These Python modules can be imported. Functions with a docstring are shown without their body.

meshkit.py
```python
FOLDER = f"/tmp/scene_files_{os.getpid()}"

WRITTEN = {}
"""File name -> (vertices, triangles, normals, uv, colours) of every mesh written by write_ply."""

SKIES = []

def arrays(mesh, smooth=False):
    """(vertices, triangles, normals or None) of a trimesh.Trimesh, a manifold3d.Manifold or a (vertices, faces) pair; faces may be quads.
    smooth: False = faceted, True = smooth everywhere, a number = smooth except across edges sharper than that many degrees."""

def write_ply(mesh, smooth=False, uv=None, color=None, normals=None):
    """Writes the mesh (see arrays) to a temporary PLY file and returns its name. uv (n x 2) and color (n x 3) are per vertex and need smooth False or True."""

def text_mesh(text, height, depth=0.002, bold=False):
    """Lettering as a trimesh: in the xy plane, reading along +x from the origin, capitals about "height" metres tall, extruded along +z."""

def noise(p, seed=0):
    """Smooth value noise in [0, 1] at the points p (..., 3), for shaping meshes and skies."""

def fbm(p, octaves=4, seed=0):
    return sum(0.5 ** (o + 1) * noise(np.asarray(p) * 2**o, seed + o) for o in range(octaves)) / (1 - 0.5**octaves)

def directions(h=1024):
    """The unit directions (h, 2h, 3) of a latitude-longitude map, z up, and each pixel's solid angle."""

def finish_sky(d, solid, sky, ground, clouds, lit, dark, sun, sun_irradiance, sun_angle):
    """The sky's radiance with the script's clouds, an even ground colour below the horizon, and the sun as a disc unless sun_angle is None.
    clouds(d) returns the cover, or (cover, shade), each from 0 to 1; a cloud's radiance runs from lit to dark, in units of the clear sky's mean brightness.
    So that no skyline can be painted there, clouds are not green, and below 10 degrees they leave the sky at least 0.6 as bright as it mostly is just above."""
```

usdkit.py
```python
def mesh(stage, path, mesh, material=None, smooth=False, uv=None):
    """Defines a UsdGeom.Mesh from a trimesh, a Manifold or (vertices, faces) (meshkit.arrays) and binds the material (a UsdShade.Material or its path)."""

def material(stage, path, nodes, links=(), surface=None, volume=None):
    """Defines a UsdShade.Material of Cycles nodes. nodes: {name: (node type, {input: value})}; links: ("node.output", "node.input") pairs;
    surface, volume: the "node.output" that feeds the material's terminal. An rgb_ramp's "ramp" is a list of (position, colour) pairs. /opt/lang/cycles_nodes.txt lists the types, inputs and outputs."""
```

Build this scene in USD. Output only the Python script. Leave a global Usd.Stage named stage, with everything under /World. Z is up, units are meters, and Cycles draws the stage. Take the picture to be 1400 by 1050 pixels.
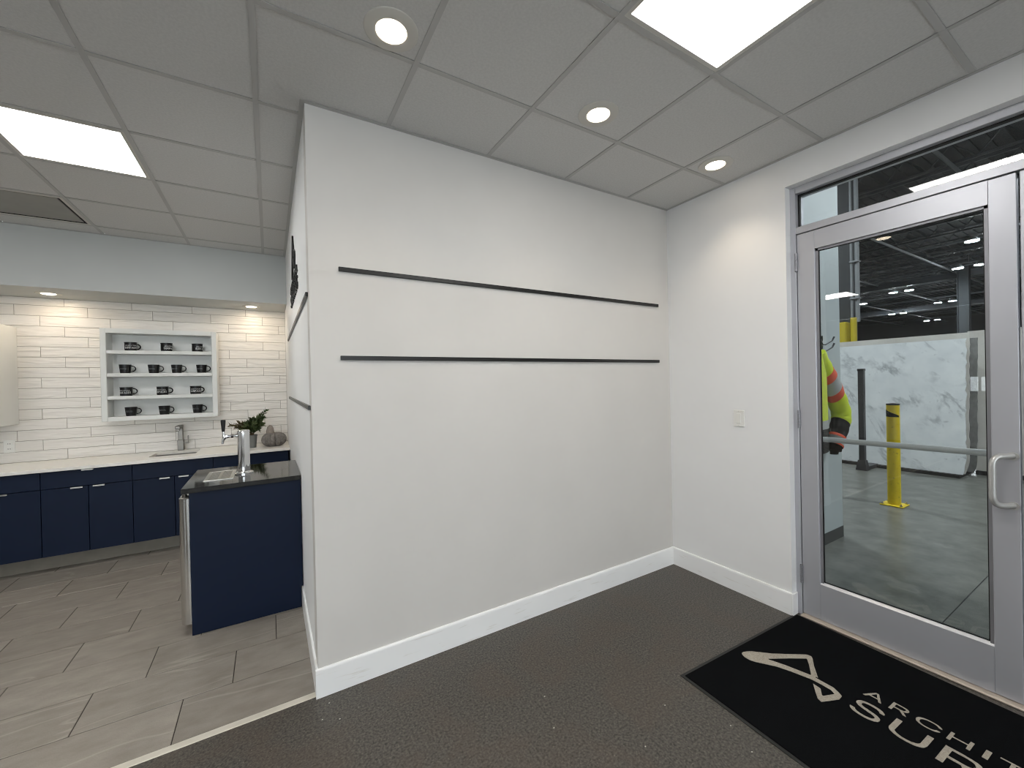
import math, random
import numpy as np
import trimesh, manifold3d, usdkit, meshkit
from shapely.geometry import Polygon, box as sbox
from shapely.ops import unary_union
from pxr import Usd, UsdGeom, UsdLux, UsdShade, Gf, Sdf

random.seed(7)
rng = np.random.default_rng(7)
stage = Usd.Stage.CreateInMemory()
UsdGeom.SetStageUpAxis(stage, UsdGeom.Tokens.z)
UsdGeom.SetStageMetersPerUnit(stage, 1.0)
UsdGeom.Xform.Define(stage, '/World')

# ------------------------------------------------------------------ camera, sky, exposure
PX = 1400.0
CAM_POS = (-2.8790, -2.2412, 1.5502)
CAM_ROT = np.array([[0.858059674713971, -0.5130973309200881, -0.02155744958095504],
                    [-0.021194870299269995, 0.006559534386464207, -0.9997538446945976],
                    [0.5131124361217052, 0.8583053661205399, -0.005246559437828301]])   # rows: right, down, forward
cam = UsdGeom.Camera.Define(stage, '/World/Camera')
r_, d_, f_ = CAM_ROT
m = Gf.Matrix4d(*[float(x) for row in (list(r_) + [0], list(-d_) + [0], list(-f_) + [0], list(CAM_POS) + [1]) for x in row])
cam.AddTransformOp().Set(m)
cam.CreateHorizontalApertureAttr(36.0)
cam.CreateVerticalApertureAttr(27.0)
cam.CreateFocalLengthAttr(36.0 * 555.2538 / PX)
cam.CreateClippingRangeAttr(Gf.Vec2f(0.02, 500))
cam.CreateExposureAttr(0.58)

dome = UsdLux.DomeLight.Define(stage, '/World/Sky')
dome.CreateColorAttr(Gf.Vec3f(0.90, 0.95, 1.0))
dome.CreateIntensityAttr(1.1)

PANEL_L = 13.8           # radiance of the square ceiling panels
DOWN_L = 7.0           # radiance of the warm downlights
SPOT_L = 58.0           # the downlights' beam
KDOWN_L = 72.0          # kitchen soffit downlights
BAY_L = 340.0           # warehouse high bays

# ------------------------------------------------------------------ helpers
counts = {}
origin = {}


def numbered(parent, name):
    k = counts.get((parent, name), 0)
    counts[(parent, name)] = k + 1
    return f'{parent}/{name}' if k == 0 else f'{parent}/{name}_{k:03d}'


def setdata(p, label=None, cat=None, group=None, kind=None):
    for k, v in (('label', label), ('category', cat), ('group', group), ('kind', kind)):
        if v:
            p.SetCustomDataByKey(k, v)
    return p


def thing(name, label=None, cat=None, loc=(0, 0, 0), group=None, kind=None):
    path = numbered('/World', name)
    x = UsdGeom.Xform.Define(stage, path)
    x.AddTranslateOp().Set(Gf.Vec3d(*map(float, loc)))
    origin[path] = np.array(loc, float)
    setdata(x.GetPrim(), label, cat, group, kind)
    return path


def tm(mesh):
    if hasattr(mesh, 'to_mesh'):
        a = mesh.to_mesh()
        return trimesh.Trimesh(np.array(a.vert_properties)[:, :3], np.array(a.tri_verts), process=False)
    return mesh


def part(parent, name, mesh, mat, label=None, smooth=False, kind=None):
    """mesh is in world coordinates; the thing's own location is taken off."""
    root = '/'.join(parent.split('/')[:3])
    path = numbered(parent, name)
    mesh = tm(mesh).copy()
    mesh.apply_translation(-origin.get(root, np.zeros(3)))
    p = usdkit.mesh(stage, path, mesh, mat, smooth=smooth).GetPrim()
    setdata(p, label=label, kind=kind)
    return path


def solo(name, mesh, mat, label=None, cat=None, group=None, kind=None, smooth=False):
    path = numbered('/World', name)
    p = usdkit.mesh(stage, path, tm(mesh), mat, smooth=smooth).GetPrim()
    setdata(p, label, cat, group, kind)
    origin[path] = np.zeros(3)
    return path


def struct(name, mesh, mat, label=None):
    return solo(name, mesh, mat, label=label, kind='structure')


def struct_group(name, label=None):
    return thing(name, label=label, kind='structure')


def copy_thing(src, loc, rotz=0, label=None, group=None):
    base = src.split('/')[-1]
    path = numbered('/World', base)
    x = UsdGeom.Xform.Define(stage, path)
    x.AddTranslateOp().Set(Gf.Vec3d(*map(float, loc)))
    if rotz:
        x.AddRotateZOp().Set(float(rotz))
    else:
        x.AddRotateZOp().Set(0.0)
    p = x.GetPrim()
    p.GetReferences().AddInternalReference(src)
    p.SetInstanceable(True)
    was = stage.GetPrimAtPath(src).GetCustomData()
    setdata(p, label, was.get('category'), group or was.get('group'))
    return path


def box(x0, x1, y0, y1, z0, z1, c=0.0):
    x0, x1 = min(x0, x1), max(x0, x1); y0, y1 = min(y0, y1), max(y0, y1); z0, z1 = min(z0, z1), max(z0, z1)
    if c <= 0:
        b = trimesh.creation.box([x1 - x0, y1 - y0, z1 - z0])
        b.apply_translation([(x0 + x1) / 2, (y0 + y1) / 2, (z0 + z1) / 2])
        return b
    c = min(c, (x1 - x0) / 2.01, (y1 - y0) / 2.01, (z1 - z0) / 2.01)
    pts = []
    for sx in (0, 1):
        for sy in (0, 1):
            for sz in (0, 1):
                p = [(x0, x1)[sx], (y0, y1)[sy], (z0, z1)[sz]]
                s = [(1, -1)[sx], (1, -1)[sy], (1, -1)[sz]]
                for k in range(3):
                    q = list(p)
                    for j in range(3):
                        if j != k:
                            q[j] += s[j] * c
                    pts.append(q)
    return trimesh.convex.convex_hull(np.array(pts))


def cat_(ms):
    return trimesh.util.concatenate([tm(x) for x in ms])


def man(mesh):
    return manifold3d.Manifold(manifold3d.Mesh(vert_properties=np.asarray(mesh.vertices, np.float32), tri_verts=np.asarray(mesh.faces, np.uint32)))


def minus(a, *bs):
    r = man(a)
    for b in bs:
        r = r - man(b)
    return tm(r)


def cyl(p0, p1, r0, r1=None, n=20):
    """capped cylinder or cone frustum between two points"""
    r1 = r0 if r1 is None else r1
    p0, p1 = np.array(p0, float), np.array(p1, float)
    return sweep([p0, p1], [r0, r1], n)


def sweep(pts, radii, n=14, flat=1.0, up=None):
    """tube through points, closed ends, parallel-transported frame"""
    p = np.array(pts, float)
    radii = np.broadcast_to(np.array(radii, float), (len(p),))
    t = np.gradient(p, axis=0) if len(p) > 2 else np.repeat([p[1] - p[0]], 2, 0)
    t /= np.linalg.norm(t, axis=1, keepdims=True) + 1e-12
    a = np.cross(t[0], [0, 0, 1.0]) if abs(t[0][2]) < 0.9 else np.cross(t[0], [1.0, 0, 0])
    if up is not None:
        a = np.array(up, float)
    V = []
    for i in range(len(p)):
        a = a - t[i] * np.dot(a, t[i]); a /= np.linalg.norm(a) + 1e-12
        b = np.cross(t[i], a)
        ang = np.arange(n) * 2 * np.pi / n
        V.append(p[i] + radii[i] * (np.cos(ang)[:, None] * a * flat + np.sin(ang)[:, None] * b))
    V = np.vstack(V + [p[:1], p[-1:]])
    F = []
    L = len(p)
    for i in range(L - 1):
        for j in range(n):
            a0, a1, b0, b1 = i * n + j, i * n + (j + 1) % n, (i + 1) * n + j, (i + 1) * n + (j + 1) % n
            F += [[a0, a1, b1], [a0, b1, b0]]
    c0, c1 = L * n, L * n + 1
    for j in range(n):
        F += [[c0, (j + 1) % n, j], [c1, (L - 1) * n + j, (L - 1) * n + (j + 1) % n]]
    return trimesh.Trimesh(V, np.array(F), process=False)


def lathe(profile, center=(0, 0, 0), n=32):
    """profile: (r, z) pairs bottom to top, r=0 closes"""
    pr = np.array(profile, float)
    ang = np.arange(n) * 2 * np.pi / n
    V = np.stack([pr[:, 0][:, None] * np.cos(ang), pr[:, 0][:, None] * np.sin(ang), np.repeat(pr[:, 1][:, None], n, 1)], -1).reshape(-1, 3)
    F = []
    for i in range(len(pr) - 1):
        for j in range(n):
            a0, a1, b0, b1 = i * n + j, i * n + (j + 1) % n, (i + 1) * n + j, (i + 1) * n + (j + 1) % n
            F += [[a0, a1, b1], [a0, b1, b0]]
    m_ = trimesh.Trimesh(V, np.array(F), process=True)
    m_.update_faces(m_.nondegenerate_faces())
    m_.apply_translation(center)
    return m_


def extrude(poly, z0, z1):
    polys = getattr(poly, 'geoms', [poly])
    out = []
    for g in polys:
        if g.area < 1e-7:
            continue
        e = trimesh.creation.extrude_polygon(g, z1 - z0, engine='earcut')
        e.apply_translation([0, 0, z0])
        out.append(e)
    return cat_(out)


def frame_map(mesh, o, X, Y, Z):
    T = np.eye(4); T[:3, 0], T[:3, 1], T[:3, 2], T[:3, 3] = X, Y, Z, o
    k = mesh.copy(); k.apply_transform(T)
    return k


def letter(ch, w, h, depth, bold=False):
    """One character stretched to a box w by h, origin at its lower left."""
    if ch == 'I':
        return box(0, w, 0, h, 0, depth)
    t = meshkit.text_mesh(ch, 0.1, 0.01, bold)
    lo, hi = t.bounds
    t.apply_translation([-lo[0], -lo[1], -lo[2]])
    e = hi - lo
    t.apply_scale([w / e[0], h / e[1], depth / e[2]])
    return t


# ------------------------------------------------------------------ materials
UsdGeom.Scope.Define(stage, '/World/Looks')


def lin(c):
    c = np.array(c, float) / 255
    return tuple(np.where(c <= 0.04045, c / 12.92, ((c + 0.055) / 1.055) ** 2.4))


def M(name, rgb, rough=0.5, metal=0.0, spec=0.5, **kw):
    d = dict(base_color=lin(rgb), roughness=rough, metallic=metal, specular_ior_level=spec, **kw)
    return usdkit.material(stage, f'/World/Looks/{name}', {'p': ('principled_bsdf', d)}, surface='p.BSDF')


def M_noise(name, rgb0, rgb1, scale=(1, 1, 1), nscale=4, detail=4, lo=0.3, hi=0.7, rough=0.5, bump=0.0, bscale=200, bdist=0.001, loc=(0, 0, 0),
            metal=0.0, spec=0.5, extra=None, speck=None):
    nodes = {
        'g': ('geometry', {}),
        'm': ('mapping', {'scale': scale, 'location': loc}),
        'n': ('noise_texture', {'scale': nscale, 'detail': detail, 'roughness': 0.6}),
        'r': ('rgb_ramp', {'ramp': [(lo, lin(rgb0)), (hi, lin(rgb1))]}),
        'p': ('principled_bsdf', {'roughness': rough, 'metallic': metal, 'specular_ior_level': spec}),
    }
    links = [('g.position', 'm.vector'), ('m.vector', 'n.vector'), ('n.fac', 'r.fac')]
    out = 'r.color'
    if speck:       # (scale, lo, hi, rgb, strength)
        sc, a, b, rgb, st = speck
        nodes['n2'] = ('noise_texture', {'scale': sc, 'detail': 2, 'roughness': 0.6})
        nodes['r2'] = ('rgb_ramp', {'ramp': [(a, (0, 0, 0)), (b, (st, st, st))]})
        nodes['x'] = ('mix', {'color2': lin(rgb)})
        links += [('g.position', 'n2.vector'), ('n2.fac', 'r2.fac'), ('r2.color', 'x.fac'), (out, 'x.color1')]
        out = 'x.color'
    if extra:       # second stretched pattern: (scale, nscale, lo, mid, hi, rgb, strength)
        s2, ns, a, b, c, rgb, st = extra
        nodes['m3'] = ('mapping', {'scale': s2, 'location': loc})
        nodes['n3'] = ('noise_texture', {'scale': ns, 'detail': 3, 'roughness': 0.55, 'distortion': 0.3})
        nodes['r3'] = ('rgb_ramp', {'ramp': [(0, (0, 0, 0)), (a, (0, 0, 0)), (b, (st, st, st)), (c, (0, 0, 0)), (1, (0, 0, 0))]})
        nodes['x3'] = ('mix', {'color2': lin(rgb)})
        links += [('g.position', 'm3.vector'), ('m3.vector', 'n3.vector'), ('n3.fac', 'r3.fac'), ('r3.color', 'x3.fac'), (out, 'x3.color1')]
        out = 'x3.color'
    links.append((out, 'p.base_color'))
    if bump:
        nodes['nb'] = ('noise_texture', {'scale': bscale, 'detail': 2})
        nodes['b'] = ('bump', {'strength': bump, 'distance': bdist})
        links += [('g.position', 'nb.vector'), ('nb.fac', 'b.height'), ('b.normal', 'p.normal')]
    return usdkit.material(stage, f'/World/Looks/{name}', nodes, links, surface='p.BSDF')


def M_emit(name, rgb, strength):
    return usdkit.material(stage, f'/World/Looks/{name}', {'e': ('emission', {'color': rgb, 'strength': strength})}, surface='e.emission')


def M_glass(name, tint=(0.96, 0.975, 0.97)):
    return usdkit.material(stage, f'/World/Looks/{name}', {
        'f': ('fresnel', {'IOR': 1.5}), 't': ('transparent_bsdf', {'color': tint}),
        'g': ('glossy_bsdf', {'color': (1, 1, 1), 'roughness': 0.0}), 'x': ('mix_closure', {})},
        [('f.fac', 'x.fac'), ('t.BSDF', 'x.closure1'), ('g.BSDF', 'x.closure2')], surface='x.closure')


paint_grey = M_noise('paint_warm_grey', (209, 206, 202), (213, 210, 206), nscale=2, rough=0.55, bump=0.12, bscale=260, bdist=0.0008, spec=0.3)
paint_white = M_noise('paint_white', (238, 239, 239), (240, 241, 241), nscale=2, rough=0.5, bump=0.12, bscale=260, bdist=0.0008, spec=0.3)
paint_scuffed = M_noise('paint_white_right', (236, 236, 236), (239, 239, 239), nscale=2, rough=0.5, bump=0.12, bscale=260, bdist=0.0008, spec=0.3)
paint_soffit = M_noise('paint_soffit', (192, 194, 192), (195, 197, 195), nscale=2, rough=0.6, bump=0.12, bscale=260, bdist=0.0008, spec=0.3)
paint_trim = M_noise('paint_trim', (243, 244, 244), (246, 246, 246), nscale=2, rough=0.3, spec=0.5, extra=((5, 5, 60), 1.0, 0.62, 0.68, 0.74, (206, 200, 188), 0.35))
tile_mats = [M_noise(f'ceiling_tile_{k}', (207 + k, 206 + k, 204 + k), (215 + k, 214 + k, 212 + k), nscale=90, detail=3, lo=0.35, hi=0.65, rough=0.9, bump=0.35, bscale=420, bdist=0.001, spec=0.2) for k in range(3)]
grid_mat = M('ceiling_grid_paint', (188, 187, 185), 0.5, spec=0.3)
concrete_dark = M_noise('lobby_concrete', (36, 34, 31), (100, 95, 88), nscale=95, detail=10, lo=0.33, hi=0.67, rough=0.40, bump=0.03, bscale=140, bdist=0.001, spec=0.45,
                        speck=(150, 0.64, 0.71, (158, 150, 140), 0.6), extra=((1, 1, 1), 3.0, 0.46, 0.58, 0.72, (88, 74, 63), 0.28))
floor_tiles = [M_noise(f'floor_tile_{k}', (125 + 3 * (k % 3), 118 + 3 * (k % 3), 110 + 3 * (k % 3)), (155 + 3 * (k % 3), 148 + 3 * (k % 3), 139 + 3 * (k % 3)), scale=(2.0, 4.5, 1), nscale=3.0, detail=7, lo=0.25, hi=0.75,
                       rough=0.34, loc=(k * 3.7, k * 11.3, k * 5.1), spec=0.5, speck=(260, 0.4, 0.75, (98, 92, 84), 0.45),
                       extra=((0.22, 2.2, 1), 1.3, 0.560, 0.566, 0.572, (184, 178, 168), 0.42)) for k in range(6)]
grout_dark = M('floor_grout', (52, 46, 40), 0.9)
grout_pale = M('wall_grout', (142, 135, 124), 0.9)
wall_tiles = []
for k in range(4):
    wall_tiles.append(usdkit.material(stage, f'/World/Looks/wave_wall_tile_{k}', {
        'g': ('geometry', {}), 'm': ('mapping', {'scale': (1.9, 1, 15), 'location': (k * 1.7, 0, k * 4.3)}),
        'n': ('noise_texture', {'scale': 2.0, 'detail': 1.5, 'distortion': 0.4}), 'b': ('bump', {'strength': 1.0, 'distance': 0.012}),
        'p': ('principled_bsdf', {'base_color': lin((230 - k, 226 - k, 220 - k)), 'roughness': 0.32, 'specular_ior_level': 0.5})},
        [('g.position', 'm.vector'), ('m.vector', 'n.vector'), ('n.fac', 'b.height'), ('b.normal', 'p.normal')], surface='p.BSDF'))
navy = M_noise('navy_lacquer', (8, 23, 46), (10, 25, 49), nscale=3, rough=0.5, spec=0.22)
navy_dark = M('navy_inside', (8, 14, 30), 0.6)
quartz = M_noise('white_quartz', (232, 228, 220), (238, 235, 228), nscale=30, rough=0.22)
nickel = M('dark_nickel', (132, 128, 122), 0.36, 1.0)
granite = M_noise('black_granite', (14, 13, 12), (24, 22, 20), nscale=60, rough=0.07, speck=(320, 0.6, 0.7, (60, 56, 50), 0.5))
steel = M('brushed_steel', (196, 194, 188), 0.28, 1.0)
door_steel = M('door_stainless', (206, 205, 202), 0.2, 1.0)
chrome = M('chrome', (225, 225, 225), 0.06, 1.0)
hinge_metal = M('dark_hinge_metal', (112, 108, 102), 0.4, 0.9)
gasket_white = M('white_gasket', (232, 232, 230), 0.4)
black_plastic = M('black_plastic', (12, 12, 13), 0.35)
black_ceramic = M('black_mug_glaze', (10, 10, 12), 0.3)
mug_print = M('mug_white_print', (225, 225, 225), 0.5)
mug_print_dim = M('mug_grey_print', (120, 122, 126), 0.5)
shelf_white = M_noise('white_cabinet_lacquer', (222, 223, 220), (226, 227, 224), nscale=3, rough=0.4)
alu = M('anodised_aluminium', (190, 191, 197), 0.40, 0.45)
alu_dark = M('dark_gap', (26, 26, 28), 0.7)
gasket_black = M('black_glazing_gasket', (14, 14, 15), 0.6)
alu_bead = M('aluminium_bead', (150, 150, 155), 0.45, 0.5)
satin = M('satin_steel_handle', (196, 196, 194), 0.36, 0.55)
bar_grey = M('push_bar_grey', (206, 208, 208), 0.35, 0.15)
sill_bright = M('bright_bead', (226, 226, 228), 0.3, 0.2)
threshold_mat = M('worn_threshold', (186, 174, 160), 0.5, 0.1)
glass = M_glass('clear_glass')
rail_black = M('black_rail', (24, 23, 22), 0.35)
mat_black = M_noise('black_mat_pile', (3, 4, 5), (11, 13, 16), nscale=160, rough=0.95, bump=0.6, bscale=700, bdist=0.002, spec=0.1)
mat_rubber = M('black_rubber_edge', (30, 30, 29), 0.6)
mat_logo = M_noise('mat_beige_pile', (150, 142, 130), (184, 176, 163), nscale=180, rough=0.95, bump=0.5, bscale=700, bdist=0.002, spec=0.1)
plate_white = M('switch_white', (232, 231, 226), 0.35)
slot_dark = M('socket_slot', (40, 38, 36), 0.6)
pot_grey = M('grey_pot', (112, 114, 110), 0.7)
soil = M('potting_soil', (40, 32, 26), 0.95)
leaf_mats = [usdkit.material(stage, f'/World/Looks/leaf_{k}', {'p': ('principled_bsdf', {'base_color': lin(c), 'roughness': 0.5}), 't': ('translucent_bsdf', {'color': lin(c)}), 'x': ('mix_closure', {'fac': 0.25})},
                                 [('p.BSDF', 'x.closure1'), ('t.BSDF', 'x.closure2')], surface='x.closure') for k, c in enumerate([(66, 84, 48), (88, 104, 62), (100, 92, 60)])]
stem_brown = M('plant_stem', (86, 74, 52), 0.7)
plush = M_noise('grey_velvet', (100, 96, 92), (144, 139, 134), scale=(1, 1, 1), nscale=35, detail=5, rough=0.95, bump=0.8, bscale=160, bdist=0.004, spec=0.2)
plush_stem = M_noise('taupe_velvet', (135, 125, 117), (160, 149, 139), nscale=60, rough=0.95, bump=0.6, bscale=220, bdist=0.003, spec=0.2)
diffuser_metal = M_noise('diffuser_grey', (150, 148, 142), (158, 156, 150), nscale=6, rough=0.6)
diffuser_in = M('diffuser_inside', (70, 68, 64), 0.8)
lens_mat = M_emit('panel_light', (1.0, 0.985, 0.955), PANEL_L)
down_mat = M_emit('downlight_warm', (1.0, 0.84, 0.64), DOWN_L)
kdown_mat = M_emit('downlight_kitchen', (1.0, 0.83, 0.62), KDOWN_L)
trim_white = M('downlight_trim', (208, 205, 198), 0.6)
wh_wall_paint = M_noise('warehouse_wall_paint', (184, 192, 193), (190, 198, 199), nscale=2, rough=0.5)
wh_dark = M_noise('warehouse_dark_wall', (58, 60, 62), (66, 68, 70), nscale=1, rough=0.8)
wh_deck = M_noise('roof_deck_dark', (46, 49, 52), (56, 60, 63), nscale=1, rough=0.8)
wh_steel = M('joist_grey', (128, 131, 133), 0.55)
wh_joist = M('joist_dark', (74, 78, 82), 0.6)
wh_floor = M_noise('warehouse_concrete', (78, 80, 75), (116, 117, 111), nscale=5, detail=9, lo=0.28, hi=0.72, rough=0.30, bump=0.04, bscale=60, speck=(90, 0.58, 0.74, (84, 85, 80), 0.5),
                   extra=((1, 1, 1), 2.2, 0.62, 0.66, 0.70, (136, 136, 130), 0.4))
cove_dark = M('dark_cove_base', (62, 64, 64), 0.6)
V0 = (0.0, 0.0, 0.0)
marble = usdkit.material(stage, '/World/Looks/white_marble', {
    'g': ('geometry', {}), 'm': ('mapping', {'mapping_type': 'texture', 'rotation': (0.85, 0, 0), 'scale': (1, 2.2, 0.85), 'location': (0, 0.4, 2.3)}),
    'a': ('noise_texture', {'scale': 1.5, 'detail': 8, 'roughness': 0.62, 'distortion': 0.5}),
    'ra': ('rgb_ramp', {'ramp': [(0, V0), (0.51, V0), (0.55, (1, 1, 1)), (0.59, V0), (1, V0)]}),
    'b': ('noise_texture', {'scale': 2.6, 'detail': 4}), 'rb': ('rgb_ramp', {'ramp': [(0.44, V0), (0.62, (0.75, 0.75, 0.75))]}),
    'mu': ('mix', {'mix_type': 'multiply', 'fac': 1.0}),
    'c': ('noise_texture', {'scale': 5, 'detail': 6}), 'rc': ('rgb_ramp', {'ramp': [(0.3, lin((226, 230, 231))), (0.7, lin((240, 243, 243)))]}),
    'd': ('noise_texture', {'scale': 13, 'detail': 3}), 'rd': ('rgb_ramp', {'ramp': [(0.66, V0), (0.76, (0.5, 0.5, 0.5))]}),
    'x': ('mix', {'color2': lin((138, 145, 148))}), 'y': ('mix', {'color2': lin((160, 166, 168))}),
    'p': ('principled_bsdf', {'roughness': 0.2})},
    [('g.position', 'm.vector'), ('m.vector', 'a.vector'), ('a.fac', 'ra.fac'), ('g.position', 'b.vector'), ('b.fac', 'rb.fac'), ('ra.color', 'mu.color1'), ('rb.color', 'mu.color2'),
     ('g.position', 'c.vector'), ('c.fac', 'rc.fac'), ('g.position', 'd.vector'), ('d.fac', 'rd.fac'), ('mu.color', 'x.fac'), ('rc.color', 'x.color1'),
     ('rd.color', 'y.fac'), ('x.color', 'y.color1'), ('y.color', 'p.base_color')], surface='p.BSDF')
marble_back = M_noise('beige_marble', (190, 186, 178), (206, 203, 196), nscale=3, detail=5, rough=0.3)
slab_edge = M_noise('grey_stone', (104, 104, 101), (128, 128, 125), nscale=12, rough=0.6)
rack_steel = M('rack_steel', (62, 62, 64), 0.5, 0.4)
rack_wood = M('rack_timber', (34, 32, 30), 0.8)
yellow = M_noise('safety_yellow', (222, 194, 22), (232, 206, 36), nscale=8, rough=0.4, speck=(28, 0.64, 0.72, (120, 100, 20), 0.6))
yellow_far = M('guard_yellow', (188, 170, 40), 0.5)
bay_mat = M_emit('high_bay_lamp', (0.88, 0.95, 1.0), BAY_L)
bay_house = M('high_bay_housing', (120, 122, 124), 0.5)
hiviz = M_noise('hi_vis_yellow', (196, 214, 24), (214, 230, 50), nscale=14, rough=0.7)
hv_orange = M('hi_vis_orange', (226, 92, 60), 0.7)
hv_silver = M('reflective_silver', (172, 174, 172), 0.45)
hv_black = M_noise('jacket_black', (7, 7, 8), (13, 13, 14), nscale=20, rough=0.9, spec=0.15)
hook_dark = M('hook_metal', (70, 72, 74), 0.4, 0.8)
lint = M('lint', (214, 208, 200), 0.9)
mullion_mat = M('window_mullion', (120, 120, 122), 0.4, 0.6)

# ------------------------------------------------------------------ dimensions
T = 0.6096
W = 2.70          # grey wall width
H = 2.951         # ceiling height
GX, GY = -0.4679, -0.5069
YS = 2.767        # soffit face
ZS = 2.44         # soffit underside
YT = 3.33         # tile face of the kitchen wall
XL, YF = -9.5, -6.5
BB, BT = 0.1425, 0.012

# ------------------------------------------------------------------ floors
struct('floor', cat_([box(XL, -0.02 + 0.13, YF, 0.03, -0.12, 0.0)]), concrete_dark, 'dark polished concrete floor of the entry')

fk = struct_group('floor_kitchen', 'grey stone-look plank tiles on the kitchen floor')
part(fk, 'grout_bed', box(XL, -W, 0.045, YT, -0.12, -0.0015), grout_dark)
PITCH, LEN = 0.3048, 0.6096
G = 0.0022


def in_view(P, margin=60):
    c = CAM_ROT @ (np.array(P, float) - CAM_POS)
    if c[2] < 0.05:
        return False
    u, v = 700 + 555.25 * c[0] / c[2], 525 + 555.25 * c[1] / c[2]
    return -margin < u < 1400 + margin and -margin < v < 1050 + margin


far = []
for row in range(10):
    y0 = 0.05 + row * PITCH; y1 = min(y0 + PITCH, 2.905)
    joint = -3.28 + 0.2032 * row
    joint -= LEN * math.ceil((joint + W) / LEN) if joint > -W else 0
    k0 = int(math.floor((XL - joint) / LEN)); k1 = int(math.ceil((-W - joint) / LEN)) + 1
    for k in range(k0, k1):
        x0, x1 = max(joint + k * LEN, XL), min(joint + (k + 1) * LEN, -W)
        if x1 - x0 < 0.02 or y1 - y0 < 0.02:
            continue
        b = box(x0 + G, x1 - G, y0 + G * 0.85, y1 - G * 0.85, -0.012, 0.0 + 0.0004 * ((row * 7 + k * 3) % 3), 0.0012)
        if x0 > -5.9 and any(in_view((x, y, 0), 30) for x in (x0, x1) for y in (y0, y1)):
            part(fk, 'tile', b, floor_tiles[(row * 5 + k * 7) % 6])
        else:
            far.append(b)
part(fk, 'tile_field', cat_(far), floor_tiles[1], kind='stuff')
struct('trim_1', box(XL, -W - BT, 0.008, 0.046, -0.02, 0.0035, 0.002), M_noise('trim_strip_metal', (206, 200, 186), (216, 210, 198), nscale=8, rough=0.4, metal=0.2), 'pale edge strip between concrete and kitchen tile')

# ------------------------------------------------------------------ lobby walls
struct('wall_back', box(-W, 0.0, 0.0, 0.12, 0, H), paint_grey, 'warm grey partition wall facing the entry')
struct('wall_side', box(-W, -W + 0.11, 0.12, 3.5, 0, H), paint_white, 'white end of the partition wall along the kitchen')
OY0, OY1, OZ = -2.79, -0.905, 2.765
WT = 0.17
wr = minus(box(0, WT, YF, 0.12, 0, 7.7), box(-0.1, WT + 0.1, OY0, OY1, -0.1, OZ))
struct('wall_right', wr, paint_scuffed, 'white wall holding the glazed entrance door')
struct('wall_front', cat_([box(XL, 0, YF - 0.12, YF, 0, 0.5), box(XL, 0, YF - 0.12, YF, 2.5, H), box(XL, -7.6, YF - 0.12, YF, 0.5, 2.5), box(-1.0, 0, YF - 0.12, YF, 0.5, 2.5)]), paint_white)
WL = minus(box(XL - 0.12, XL, YF - 0.12, 3.5, 0, H), box(XL - 0.3, XL + 0.2, -0.42, 0.14, 1.15, 1.45))
struct('wall_left', WL, paint_white)
wn = struct_group('window_1', 'window in the wall behind the camera')
for k in range(4):
    x0 = -7.6 + k * 1.65
    part(wn, 'pane', box(x0, x0 + 1.65, YF - 0.07, YF - 0.06, 0.5, 2.5), glass)
    part(wn, 'mullion', box(x0 - 0.03, x0 + 0.03, YF - 0.1, YF - 0.02, 0.5, 2.5), mullion_mat)
wn = struct_group('window_2', 'window in the far left wall')
for k in range(4):
    y0 = -0.42 + k * 0.14
    part(wn, 'pane', box(XL - 0.06, XL - 0.05, y0, y0 + 0.14, 1.15, 1.45), glass)
    part(wn, 'mullion', box(XL - 0.1, XL - 0.02, y0 - 0.015, y0 + 0.015, 1.15, 1.45), mullion_mat)


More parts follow.
